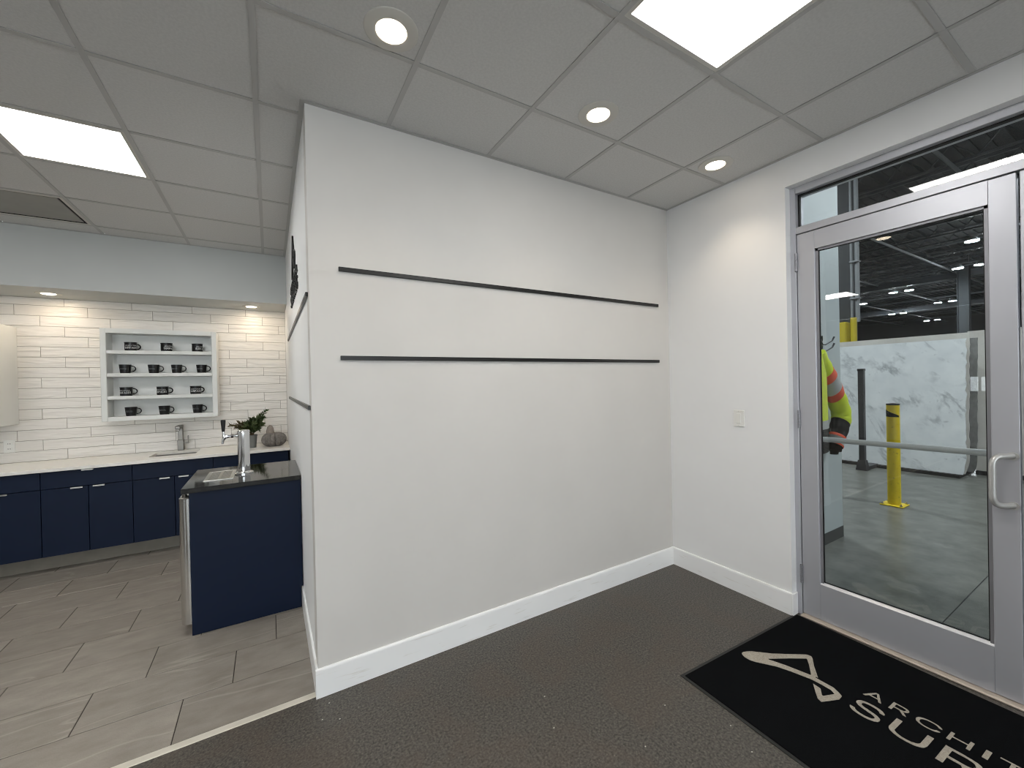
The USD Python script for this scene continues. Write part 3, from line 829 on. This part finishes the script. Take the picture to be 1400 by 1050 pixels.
def make_mug(kind, loc, rot, label, group):
    if kind in MUGS:
        return copy_thing(MUGS[kind], loc, rot, label, group)
    path = numbered('/World', kind)
    x = UsdGeom.Xform.Define(stage, path)
    x.AddTranslateOp().Set(Gf.Vec3d(*map(float, loc))); x.AddRotateZOp().Set(float(rot))
    setdata(x.GetPrim(), label, 'mug', group)
    origin[path] = np.zeros(3)
    MUGS[kind] = path
    if kind == 'camp_mug':
        prof = [(0, 0), (0.043, 0), (0.046, 0.004), (0.047, 0.02), (0.047, 0.078), (0.050, 0.083), (0.050, 0.086), (0.0465, 0.086), (0.0435, 0.078), (0.043, 0.01), (0, 0.006)]
        part(path, 'body', lathe(prof, n=40), black_ceramic, smooth=40)
        part(path, 'handle', ring_handle(0.047, 0.045, 0.026, 0.036, 0.0055), black_ceramic, smooth=60)
        part(path, 'lettering', cat_([wrap_text('ARCHITECTURAL', 0.098, 0.0085, 0.0472, 0.049, math.radians(-112)), wrap_text('SURFACES', 0.112, 0.019, 0.0472, 0.022, math.radians(-112))]), mug_print, label='white printed lettering')
    else:
        prof = [(0, 0), (0.036, 0), (0.0385, 0.004), (0.047, 0.084), (0.047, 0.088), (0.0435, 0.088), (0.0352, 0.008), (0, 0.006)]
        part(path, 'body', lathe(prof, n=40), black_ceramic, smooth=40)
        part(path, 'handle', ring_handle(0.0425, 0.047, 0.028, 0.036, 0.005), black_ceramic, smooth=60)
        tp = 0.0085 / 0.08
        part(path, 'lettering', cat_([wrap_text('ARCHITECTURAL', 0.048, 0.0045, 0.0385, 0.049, math.radians(-108), taper=tp), wrap_text('SURFACES', 0.052, 0.008, 0.0385, 0.038, math.radians(-108), taper=tp)]), mug_print_dim, label='small grey printed lettering')
    return path


PLACE = ('leftmost', 'second from left', 'third from left', 'rightmost')
MY = 3.215
rows = [('camp_mug', SH[0], [-4.062, -3.785, -3.530], [38, 70, 75], 'top shelf', 'straight black mug with white lettering'),
        ('tapered_mug', SH[1], [-4.107, -3.890, -3.706, -3.498], [8, 4, 2, -2], 'second shelf', 'tapered black mug with a right-hand handle'),
        ('camp_mug', SH[2], [-4.104, -3.825, -3.553], [12, 8, 34], 'third shelf', 'straight black mug with white lettering'),
        ('tapered_mug', mz0 + 0.042, [-4.072, -3.814, -3.540], [8, 4, 0], 'bottom shelf', 'tapered black mug with a right-hand handle')]
for kind, z, xs, rots, sname, desc in rows:
    for i, (x, rt) in enumerate(zip(xs, rots)):
        where = PLACE[i] if len(xs) == 4 else ('leftmost', 'middle', 'rightmost')[i]
        make_mug(kind, (x, MY, z), rt, f'{desc} on the {sname}, {where} there', f'black mugs on the {sname}')

uc = thing('upper_cabinet', 'white wall cabinet at the left edge, its side panel showing', 'cabinet', (-5.2, 3.14, 1.26))
part(uc, 'body', box(-5.75, -4.872, 2.97, YT - 0.001, 1.258, 2.152, 0.003), shelf_white)
part(uc, 'door', box(-5.308, -4.874, 2.950, 2.969, 1.26, 2.15, 0.002), shelf_white)
part(uc, 'door', box(-5.748, -5.312, 2.950, 2.969, 1.26, 2.15, 0.002), shelf_white)

ol = thing('wall_outlet', 'white electrical outlet on the tiles under the left wall cabinet', 'outlet', (-4.93, YT, 1.06))
part(ol, 'cover_plate', box(-4.972, -4.900, YT - 0.006, YT + 0.001, 1.0, 1.115, 0.002), plate_white)
for z in (1.034, 1.081):
    so = part(ol, 'socket', box(-4.953, -4.919, YT - 0.008, YT - 0.005, z - 0.014, z + 0.014, 0.001), plate_white)
    part(so, 'slots', cat_([box(-4.944, -4.941, YT - 0.0086, YT - 0.0075, z - 0.005, z + 0.006), box(-4.931, -4.928, YT - 0.0086, YT - 0.0075, z - 0.005, z + 0.006)]), slot_dark)

# ------------------------------------------------------------------ plant and pumpkin on the counter
pxx, pyy, pz = -3.055, 2.98, 0.902
pp = thing('potted_plant', 'grey pot with a dark green spiky-leaved plant on the counter', 'plant', (pxx, pyy, pz))
part(pp, 'pot', lathe([(0, 0), (0.040, 0), (0.043, 0.003), (0.053, 0.122), (0.056, 0.124), (0.056, 0.137), (0.051, 0.137), (0.048, 0.12), (0, 0.118)], (pxx, pyy, pz), 36), pot_grey, smooth=40)
part(pp, 'soil', lathe([(0, 0.124), (0.049, 0.121)], (pxx, pyy, pz), 24), soil)
tips = [(0.135, 0.0, 0.385), (0.075, 0.03, 0.335), (-0.175, -0.02, 0.255), (-0.10, -0.05, 0.27), (0.02, 0.05, 0.29), (0.10, -0.03, 0.24), (-0.06, 0.06, 0.25), (0.03, -0.07, 0.26), (0.0, 0.0, 0.30), (0.08, 0.06, 0.28), (-0.03, -0.03, 0.27), (-0.13, 0.02, 0.23), (0.05, 0.0, 0.22), (-0.05, 0.0, 0.21), (0.0, 0.05, 0.23), (0.02, -0.05, 0.21), (0.11, 0.03, 0.31), (-0.07, -0.04, 0.2), (0.04, -0.03, 0.3), (-0.04, -0.06, 0.24), (0.065, -0.06, 0.2), (-0.09, -0.02, 0.19), (-0.02, 0.04, 0.26), (0.09, 0.0, 0.27)]
for i, (tx, ty, tz) in enumerate(tips):
    a = np.array([pxx + 0.12 * tx, pyy + 0.12 * ty, pz + 0.118])
    c = np.array([pxx + tx, pyy + ty, pz + tz])
    b = (a + c) / 2 + np.array([-0.12 * tx, 0, 0.05 if tx > -0.08 else 0.06])
    pts = np.array([(1 - t) ** 2 * a + 2 * t * (1 - t) * b + t * t * c for t in np.linspace(0, 1, 13)])
    st = part(pp, 'stem', sweep(pts, np.linspace(0.0026, 0.0012, 13), 6), stem_brown, smooth=50)
    leaves = []
    for q in range(3, 13):
        tdir = pts[min(q + 1, 12)] - pts[q - 1]; tdir /= np.linalg.norm(tdir)
        for w in range(4):
            az = w * math.pi / 2 + q * 1.3 + rng.uniform(-.4, .4)
            s1 = np.cross(tdir, [0.31, 0.9, 0.3]); s1 /= np.linalg.norm(s1); s2 = np.cross(tdir, s1)
            out = math.cos(az) * s1 + math.sin(az) * s2
            dr = 0.75 * out + 0.75 * tdir; dr /= np.linalg.norm(dr)
            side = np.cross(dr, out); side /= np.linalg.norm(side) + 1e-9
            L = rng.uniform(0.038, 0.058); wd = 0.0090
            o = pts[q]
            V = [o, o + dr * L * .45 + side * wd + out * .001, o + dr * L, o + dr * L * .45 - side * wd + out * .001, o + dr * L * .45 - out * 0.0014]
            leaves.append(trimesh.Trimesh(np.array(V), [[0, 1, 2], [0, 2, 3], [0, 4, 1], [4, 2, 1], [0, 3, 4], [3, 2, 4]], process=False))
    part(st, 'leaves', cat_(leaves), leaf_mats[2 if tx < -0.08 else i % 2], kind='stuff')

kx, ky = -2.845, 2.965
pk = thing('fabric_pumpkin', 'grey velvet pumpkin with a taupe stem on the counter beside the plant', 'pumpkin', (kx, ky, 0.902))
nA, nB = 96, 24
V = []
for i in range(nB + 1):
    ph = -math.pi / 2 + math.pi * i / nB
    for j in range(nA):
        th = 2 * math.pi * j / nA
        lobe = 1 - 0.20 * (1 - abs(math.cos(5.5 * th))) ** 2 * (0.35 + math.cos(ph))
        rr = 0.118 * (abs(math.cos(ph)) ** 0.75) * lobe * (1 + 0.05 * math.sin(2 * th + 1))
        zz = 0.080 * math.sin(ph) - (0.026 * math.exp(-(rr / 0.035) ** 2) if ph > 0 else 0)
        V.append((kx + rr * math.cos(th), ky + rr * math.sin(th), 0.902 + 0.0725 + max(zz, -0.072)))
F = []
for i in range(nB):
    for j in range(nA):
        a0, a1, b0, b1 = i * nA + j, i * nA + (j + 1) % nA, (i + 1) * nA + j, (i + 1) * nA + (j + 1) % nA
        F += [[a0, a1, b1], [a0, b1, b0]]
part(pk, 'body', trimesh.Trimesh(np.array(V), np.array(F), process=False), plush, smooth=True)
part(pk, 'stem', sweep([(kx - 0.03, ky, 0.995), (kx - 0.033, ky - 0.004, 1.03), (kx - 0.036, ky - 0.008, 1.07), (kx - 0.034, ky - 0.006, 1.112), (kx - 0.03, ky - 0.004, 1.132)], [0.034, 0.040, 0.038, 0.029, 0.010], 14, flat=0.8), plush_stem, smooth=True)

# ------------------------------------------------------------------ kegerator island
IX0, IX1, IY0, IY1 = -3.325, -2.704, 0.98, 1.61
isl = thing('island_cabinet', 'navy panelled kegerator enclosure against the partition end', 'cabinet', ((IX0 + IX1) / 2, (IY0 + IY1) / 2, 0))
bp_ = minus(box(IX0, IX1, IY0, IY0 + 0.019, 0.002, 0.899, 0.0012), box(-W - BT - 0.004, -W + 0.1, IY0 - 0.1, IY0 + 0.1, -0.1, BB + 0.006))
part(isl, 'back_panel', bp_, navy)
bp2 = minus(box(IX0, IX1, IY1 - 0.019, IY1, 0.002, 0.899, 0.0012), box(-W - BT - 0.004, -W + 0.1, IY1 - 0.1, IY1 + 0.1, -0.1, BB + 0.006))
part(isl, 'side_panel', bp2, navy)
part(isl, 'top_stretcher', box(IX0 + 0.03, IX1 - 0.01, IY0 + 0.019, IY1 - 0.019, 0.880, 0.899), navy_dark)
it = solo('island_countertop', box(-3.362, -2.702, 0.955, 1.645, 0.9, 0.931, 0.002), granite, 'polished black granite top on the navy kegerator island', 'countertop')

kg = thing('kegerator', 'stainless steel kegerator fridge set in the navy island', 'fridge', (-3.05, 1.295, 0.0))
part(kg, 'body', box(-3.322, -2.76, 1.003, 1.587, 0.055, 0.874, 0.003), black_plastic)
part(kg, 'plinth', box(-3.318, -2.78, 1.01, 1.58, 0.0, 0.056), hinge_metal)
# curved door: bow-fronted profile in plan, extruded in z
prof = [(-3.330, 1.002), (-3.330, 1.586), (-3.372, 1.586), (-3.384, 1.574)] + [(-3.384, 1.045)] + [(-3.346 - 0.038 * math.sin(t), 1.045 - 0.040 * math.cos(t)) for t in np.linspace(math.pi / 2, 0.0, 12)][1:] + [(-3.340, 1.002)]
part(kg, 'door', extrude(Polygon(prof), 0.066, 0.858), door_steel, smooth=40, label='stainless steel door')
part(kg, 'gasket', box(-3.331, -3.321, 1.008, 1.582, 0.075, 0.85), gasket_white)
part(kg, 'top_hinge', cat_([box(-3.372, -3.30, 1.006, 1.07, 0.8585, 0.866, 0.002), cyl((-3.352, 1.03, 0.858), (-3.352, 1.03, 0.884), 0.012, 0.012, 18)]), hinge_metal, label='dark top hinge')
part(kg, 'handle', sweep([(-3.388, 1.53, 0.30), (-3.42, 1.53, 0.32), (-3.425, 1.53, 0.5), (-3.42, 1.53, 0.70), (-3.388, 1.53, 0.72)], 0.009, 12), steel, smooth=60)

tx_, ty_ = -3.047, 1.285
bt = thing('beer_tower', 'chrome beer tower with one tap on the black island top', 'beer tower', (tx_, ty_, 0.931))
part(bt, 'base_flange', lathe([(0, 0), (0.058, 0), (0.058, 0.008), (0.052, 0.013), (0.041, 0.015), (0.039, 0.02)], (tx_, ty_, 0.931), 40), chrome, smooth=35)
part(bt, 'column', lathe([(0.0375, 0.012), (0.0375, 0.298), (0.0372, 0.3)], (tx_, ty_, 0.931), 48), chrome, smooth=35)
part(bt, 'cap', lathe([(0.0392, 0.294), (0.0395, 0.306), (0.036, 0.312), (0, 0.314)], (tx_, ty_, 0.931), 40), chrome, smooth=35)
zf = 1.206
tap = part(bt, 'shank', cat_([cyl((tx_ - 0.034, ty_, zf), (tx_ - 0.044, ty_, zf), 0.016, 0.016, 24), cyl((tx_ - 0.04, ty_, zf), (tx_ - 0.09, ty_, zf), 0.0085, 0.0085, 18), cyl((tx_ - 0.058, ty_, zf), (tx_ - 0.074, ty_, zf), 0.013, 0.013, 8)]), chrome, smooth=35)
part(bt, 'faucet', cat_([sweep([(tx_ - 0.086, ty_, zf), (tx_ - 0.10, ty_, zf - 0.002), (tx_ - 0.113, ty_, zf - 0.008), (tx_ - 0.121, ty_, zf - 0.026), (tx_ - 0.125, ty_, zf - 0.052)], [0.0105, 0.012, 0.0125, 0.009, 0.0075], 16),
                         sweep([(tx_ - 0.113, ty_, zf - 0.006), (tx_ - 0.115, ty_, zf + 0.012), (tx_ - 0.117, ty_, zf + 0.022), (tx_ - 0.118, ty_, zf + 0.036)], [0.012, 0.0125, 0.008, 0.0075], 16)]), chrome, smooth=45)
part(bt, 'tap_handle', sweep([(tx_ - 0.118, ty_, zf + 0.034), (tx_ - 0.118, ty_, zf + 0.05), (tx_ - 0.118, ty_, zf + 0.105), (tx_ - 0.118, ty_, zf + 0.116), (tx_ - 0.118, ty_, zf + 0.118)], [0.0085, 0.0105, 0.0150, 0.0150, 0.012], 24), black_plastic, smooth=45, label='black tapered tap handle')

dx0, dx1, dy0, dy1 = -3.268, -3.102, 1.12, 1.46
dt = thing('drip_tray', 'steel drip tray with slotted grille on the black island top', 'drip tray', ((dx0 + dx1) / 2, (dy0 + dy1) / 2, 0.931))
zt = 0.931
part(dt, 'rim', cat_([box(dx0, dx1, dy0, dy0 + 0.022, zt, zt + 0.005, 0.0012), box(dx0, dx1, dy1 - 0.022, dy1, zt, zt + 0.005, 0.0012), box(dx0, dx0 + 0.022, dy0 + 0.022, dy1 - 0.022, zt, zt + 0.005), box(dx1 - 0.022, dx1, dy0 + 0.022, dy1 - 0.022, zt, zt + 0.005),
                      box((dx0 + dx1) / 2 - 0.008, (dx0 + dx1) / 2 + 0.008, dy0 + 0.022, dy1 - 0.022, zt, zt + 0.005)]), steel)
part(dt, 'well', box(dx0 + 0.02, dx1 - 0.02, dy0 + 0.02, dy1 - 0.02, zt, zt + 0.0012), hinge_metal)
y = dy0 + 0.034
while y < dy1 - 0.03:
    part(dt, 'bar', box(dx0 + 0.021, dx1 - 0.021, y - 0.003, y + 0.003, zt + 0.0012, zt + 0.004), steel)
    y += 0.0165

# ------------------------------------------------------------------ warehouse beyond the door
fl = struct_group('floor_warehouse', 'sealed grey concrete warehouse floor with a control joint')
part(fl, 'slab', box(0.11, 60, -1.437, 26, -0.15, 0.0), wh_floor)
part(fl, 'slab', box(0.11, 60, -16, -1.443, -0.15, 0.0), wh_floor)
part(fl, 'joint_filler', box(0.11, 60, -1.443, -1.437, -0.15, -0.004), alu_dark)
struct('wall_warehouse', box(WT, 1.82, -0.516, -0.38, 0, 7.6), wh_wall_paint, 'pale grey wall stub beyond the door')
struct('baseboard_warehouse', cat_([box(WT, 1.824, -0.520, -0.516, 0, 0.105, 0.001), box(1.82, 1.824, -0.52, -0.38, 0, 0.105, 0.001)]), cove_dark, 'dark rubber cove base on the wall stub')
struct('wall_warehouse_far', box(60, 60.3, -16, 26, 0, 7.7), wh_dark)
struct('wall_warehouse_side', cat_([box(WT, 60, 26, 26.3, 0, 7.7), box(WT, 60, -16.3, -16, 0, 7.7), box(WT - 0.2, WT, 0.12, 26, 0, 7.7), box(WT - 0.2, WT, -16, YF, 0, 7.7)]), wh_dark)
cw = struct_group('ceiling_warehouse', 'dark steel deck roof on open web joists')
RZ = 7.6
ribs = [box(WT, 60, y, y + 0.14, RZ, RZ + 0.05) for y in np.arange(-8, 24, 0.3)]
part(cw, 'deck', cat_([box(-0.3, 60.3, -16.3, 26.3, RZ + 0.05, RZ + 0.1)] + ribs), wh_deck)


def bar(p0, p1, w):
    return sweep([p0, p1], w, 4)


x = 5.0
while x < 58:
    ms = [box(x - 0.04, x + 0.04, -8, 24, RZ - 0.07, RZ), box(x - 0.035, x + 0.035, -8, 24, RZ - 0.62, RZ - 0.56)]
    if x < 34:
        y = -4.0
        while y < 16:
            ms += [bar((x, y, RZ - 0.59), (x, y + 0.45, RZ - 0.05), 0.018), bar((x, y + 0.45, RZ - 0.05), (x, y + 0.9, RZ - 0.59), 0.018)]
            y += 0.9
    part(cw, 'joist', cat_(ms), wh_joist)
    x += 1.9 if x < 34 else 3.8
for y in (-2.4, 0.9, 4.2, 7.5, 10.8, 14.1):
    part(cw, 'pipe', cyl((4, y, RZ - 0.70), (58, y, RZ - 0.70), 0.045, 0.045, 10), wh_steel, smooth=40)
for xx in (15.0, 29.0, 43.0):
    part(cw, 'girder', cat_([box(xx - 0.09, xx + 0.09, -8, 24, RZ - 0.98, RZ - 0.95), box(xx - 0.01, xx + 0.01, -8, 24, RZ - 0.95, RZ - 0.66), box(xx - 0.09, xx + 0.09, -8, 24, RZ - 0.66, RZ - 0.62)]), wh_joist)

bays = [((25.5, 3.10), 'pair of high bay lamps near the right stile of the door'), ((30.1, 6.75), 'pair of high bay lamps highest in the middle of the glass'), ((38.0, 6.60), 'pair of high bay lamps right of the middle of the glass'),
        ((41.9, 10.2), 'pair of high bay lamps in the middle above the marble slab'), ((51, 10.3), 'farthest pair of high bay lamps above the slab'), ((33.2, 9.95), 'high bay lamp beside the pipe at the left of the glass'), ((20.1, 1.63), 'high bay lamp cut by the right stile of the door')]
LZ = 6.5


def high_bay(x, y, z, label):
    b = thing('high_bay_light', label, 'ceiling lamp', (x, y, z), group='high bay lamps under the warehouse roof')
    for s in (-1, 1):
        yy = y + s * 0.36
        part(b, 'housing', lathe([(0.10, 0.0), (0.2, 0.02), (0.2, 0.06), (0.12, 0.14), (0.05, 0.2), (0, 0.2)], (x, yy, z), 20), bay_house, smooth=40)
        part(b, 'lens', lathe([(0, -0.006), (0.185, -0.004), (0.19, 0.018), (0, 0.018)], (x, yy, z), 20), bay_mat)
    part(b, 'bracket', cat_([box(x - 0.02, x + 0.02, y - 0.38, y + 0.38, z + 0.19, z + 0.23), bar((x, y, z + 0.21), (x, y, RZ - 0.5), 0.012)]), bay_house)


for (x, y), lab in bays:
    high_bay(x, y, LZ, lab)
for x, y, w in ((4.2, -3.6, 'above the bollard side of the door'), (4.4, 3.6, 'behind the pale wall stub'), (11.5, -3.5, 'deep behind the slabs')):
    high_bay(x, y, LZ, 'high bay lamp outside the picture, ' + w)

# jacket on a hook
JY = -0.615


def jpt(x, z, y=JY):
    return np.array([x, y, z])


hk = thing('coat_hook', 'dark double coat hook on the pale wall stub beyond the door', 'hook', (1.40, -0.516, 1.82))
part(hk, 'plate', box(1.36, 1.39, -0.521, -0.5155, 1.78, 1.90, 0.002), hook_dark)
for dz, L in ((1.86, 0.075), (1.80, 0.055)):
    for s in (-0.5, 1):
        part(hk, 'prong', sweep([(1.375, -0.519, dz - 0.03), (1.375 + s * 0.06, -0.55, dz - 0.035), (1.375 + s * 0.13, -0.575, dz), (1.375 + s * 0.16, -0.578, dz + 0.035)], [0.006, 0.006, 0.006, 0.008], 8), hook_dark, smooth=50)

jk = thing('safety_jacket', 'yellow hi-vis jacket with orange and silver bands hanging beyond the door', 'jacket', (1.2, JY, 0.7))
sl = [jpt(1.15, 1.74), jpt(1.23, 1.62), jpt(1.33, 1.50), jpt(1.44, 1.37), jpt(1.535, 1.24), jpt(1.55, 1.15), jpt(1.49, 1.05), jpt(1.44, 0.96), jpt(1.41, 0.90), jpt(1.40, 0.85)]
from scipy.interpolate import CubicSpline
ts = np.linspace(0, 1, len(sl))
cs = CubicSpline(ts, np.array(sl))
rs = lambda t: np.interp(t, [0, .15, .4, .55, .75, .9, 1], [.065, .088, .105, .108, .092, .075, .055])


def sleeve(t0, t1, grow=0.0):
    t = np.linspace(t0, t1, max(4, int((t1 - t0) * 60)))
    P = cs(t)
    wob = 0.004 * np.sin(t * 70)
    return sweep(P, rs(t) + grow + wob, 20, flat=1.0, up=(0.2, 1, 0))


def squash(mesh):
    mesh.vertices[:, 1] = JY + (mesh.vertices[:, 1] - JY) * 0.62
    return mesh


part(jk, 'sleeve', squash(sleeve(0.0, 0.60)), hiviz, smooth=60)
part(jk, 'band', squash(sleeve(0.15, 0.20, 0.005)), hv_orange, smooth=60)
part(jk, 'band', squash(sleeve(0.20, 0.285, 0.004)), hv_silver, smooth=60)
part(jk, 'band', squash(sleeve(0.285, 0.335, 0.005)), hv_orange, smooth=60)
part(jk, 'sleeve_lower', squash(sleeve(0.59, 0.93, 0.002)), hv_black, smooth=60)
part(jk, 'band', squash(sleeve(0.72, 0.745, 0.005)), hv_orange, smooth=60)
part(jk, 'band', squash(sleeve(0.745, 0.82, 0.004)), hv_silver, smooth=60)
part(jk, 'band', squash(sleeve(0.82, 0.845, 0.005)), hv_orange, smooth=60)
part(jk, 'cuff', squash(sleeve(0.92, 1.0, -0.012)), hv_black, smooth=60)
tor = sweep([jpt(1.0, 1.80), jpt(1.0, 1.72), jpt(1.0, 1.55), jpt(1.0, 1.25), jpt(1.0, 1.10)], [0.10, 0.20, 0.25, 0.26, 0.265], 28, up=(0, 1, 0))
tor.vertices[:, 1] = JY + 0.01 + (tor.vertices[:, 1] - JY) * 0.28
part(jk, 'torso', tor, hiviz, smooth=60)
low = sweep([jpt(1.0, 1.10), jpt(1.0, 1.0), jpt(1.0, 0.9)], [0.266, 0.268, 0.262], 28, up=(0, 1, 0))
low.vertices[:, 1] = JY + 0.01 + (low.vertices[:, 1] - JY) * 0.29
part(jk, 'torso_lower', low, hv_black, smooth=60)
tb = sweep([jpt(1.0, 1.17), jpt(1.0, 1.10)], [0.27, 0.272], 28, up=(0, 1, 0))
tb.vertices[:, 1] = JY + 0.01 + (tb.vertices[:, 1] - JY) * 0.29
part(jk, 'band', tb, hv_silver, smooth=60)


# marble slabs
def slab(name, x, y0, y1, z0, z1, lean, mat, label, jag, seed, th=0.03, group=None):
    r = np.random.default_rng(seed)
    pts = []
    n = 34
    for k in range(n + 1):
        t = k / n
        pts.append((y0 + jag * (r.uniform(-1, 1)) + (0.035 * (1 - t / 0.10) ** 2 if t < 0.10 else 0), z0 + (z1 - z0) * t))
    pts += [(y1, z1), (y1, z0)]
    P = Polygon(pts).buffer(0)
    e = extrude(P, 0, th)
    v = np.array(e.vertices)
    e.vertices = np.stack([x + v[:, 2] + (v[:, 1] - z0) * lean, v[:, 0], v[:, 1]], 1)
    e.fix_normals()
    s = thing(name, label, 'stone slab', (x, (y0 + y1) / 2, z0), group=group)
    part(s, 'face', e, mat)
    return s


slab('marble_slab', 5.78, -0.548, 2.55, 0.05, 2.045, 0.06, marble, 'large white grey-veined marble slab leaning in front, rough right edge', 0.010, 3)
slab('marble_slab', 5.86, -0.566, 2.6, 0.05, 2.135, 0.06, marble_back, 'taller beige slab directly behind the front marble slab', 0.006, 5)
slab('marble_slab', 6.30, -3.2, -0.47, 0.06, 2.18, 0.05, marble_back, 'pale slab standing farther back beside the right door stile', 0.004, 8)
slab('marble_slab', 6.05, -0.612, 2.6, 0.06, 2.06, 0.06, slab_edge, 'dark grey slab edge between the marble slab and the back slab', 0.004, 9)
rk = thing('slab_rack', 'dark steel rack post and base beams holding the marble slabs', 'rack', (5.5, 0.5, 0))
part(rk, 'base_beam', box(5.72, 6.5, -0.5, 2.6, 0.0, 0.048), rack_wood)
part(rk, 'base_beam', box(6.26, 7.1, -3.2, -0.56, 0.0, 0.058), rack_wood)
part(rk, 'cross_beam', box(5.30, 6.9, 0.44, 0.56, 0.0, 0.06, 0.004), rack_steel)
part(rk, 'post', box(5.32, 5.395, 0.465, 0.54, 0.06, 1.61, 0.006), rack_steel)
part(rk, 'post_cap', box(5.315, 5.40, 0.46, 0.545, 1.605, 1.64, 0.004), black_plastic)
part(rk, 'gusset', trimesh.convex.convex_hull(np.array([(5.29, 0.43, 0.0), (5.29, 0.575, 0.0), (5.42, 0.43, 0.0), (5.42, 0.575, 0.0), (5.31, 0.455, 0.16), (5.31, 0.55, 0.16), (5.405, 0.455, 0.16), (5.405, 0.55, 0.16)])), rack_steel)

bx, by = 3.43, -0.432
bo = thing('bollard', 'yellow steel bollard with a base plate in front of the marble slab', 'bollard', (bx, by, 0))
part(bo, 'post', lathe([(0.060, 0.012), (0.060, 1.178), (0.057, 1.186), (0.0, 1.186)], (bx, by, 0), 36), yellow, smooth=35)
part(bo, 'cap', lathe([(0.0585, 1.18), (0.0615, 1.181), (0.061, 1.196), (0.0, 1.205)], (bx, by, 0), 36), black_plastic, smooth=35, label='dark cap')
part(bo, 'base_plate', box(bx - 0.11, bx + 0.11, by - 0.105, by + 0.105, 0, 0.013, 0.003), yellow)
for sx in (-1, 1):
    for sy in (-1, 1):
        part(bo, 'anchor_bolt', cat_([cyl((bx + sx * 0.088, by + sy * 0.083, 0.013), (bx + sx * 0.088, by + sy * 0.083, 0.038), 0.007, 0.007, 10), cyl((bx + sx * 0.088, by + sy * 0.083, 0.013), (bx + sx * 0.088, by + sy * 0.083, 0.024), 0.014, 0.014, 6)]), steel)
# black slanted mark on the bollard, wrapped round the camera-facing left half
ang0 = math.atan2(CAM_POS[1] - by, CAM_POS[0] - bx)
V, F = [], []
n = 10
for k in range(n + 1):
    t = k / n
    a = ang0 - math.radians(95) + math.radians(150) * t
    zl = 1.045 - 0.005 * t; zh = 1.135 - 0.075 * t
    for z in (zl, zh):
        for rr in (0.0600, 0.0612):
            V.append((bx + rr * math.cos(a), by + rr * math.sin(a), z))
for k in range(n):
    b = k * 4
    for q in ((0, 1, 5, 4), (2, 6, 7, 3), (1, 3, 7, 5), (0, 4, 6, 2)):
        F += [[b + q[0], b + q[1], b + q[2]], [b + q[0], b + q[2], b + q[3]]]
mk = trimesh.Trimesh(np.array(V), np.array(F), process=False); mk.fix_normals()
part(bo, 'tape_mark', mk, hv_black, label='black slanted tape mark')

# column guards and pipes in the depth
yg = thing('column_guard', 'yellow steel column guards above the marble slab at the left of the glass', 'column guard', (8, 1.7, 0))
part(yg, 'guard', box(7.9, 8.25, 1.60, 2.05, 0, 2.70, 0.02), yellow_far)
part(yg, 'guard', cyl((8.0, 1.50, 0), (8.0, 1.50, 2.78), 0.055, 0.055, 16), yellow_far, smooth=40)
pi = thing('riser_pipes', 'two thin grey riser pipes rising above the yellow column guards', 'pipe', (8, 1.55, 2.7))
part(pi, 'pipe', cyl((8.15, 1.575, 0.0), (8.15, 1.575, RZ), 0.025, 0.025, 12), wh_steel, smooth=40)
part(pi, 'pipe', cyl((8.2, 1.49, 2.7), (8.2, 1.49, RZ), 0.04, 0.04, 12), wh_steel, smooth=40)
for z in (3.2, 4.0, 4.8):
    part(pi, 'bracket', box(8.10, 8.24, 1.44, 1.60, z, z + 0.03), wh_steel)
struct('wall_warehouse_stub', box(8.3, 8.5, 1.60, 6.0, 0, RZ), wh_dark, 'dark wall behind the column guards')
sc = thing('steel_column', 'tall grey steel roof column right of the middle of the glass', 'column', (28, 3.76, 0))
part(sc, 'shaft', cat_([box(27.8, 28.2, 3.55, 3.58, 0, RZ - 0.6), box(27.8, 28.2, 3.94, 3.97, 0, RZ - 0.6), box(27.98, 28.02, 3.58, 3.94, 0, RZ - 0.6)]), wh_deck)
part(sc, 'base_plate', box(27.7, 28.3, 3.4, 4.1, 0, 0.03), wh_deck)
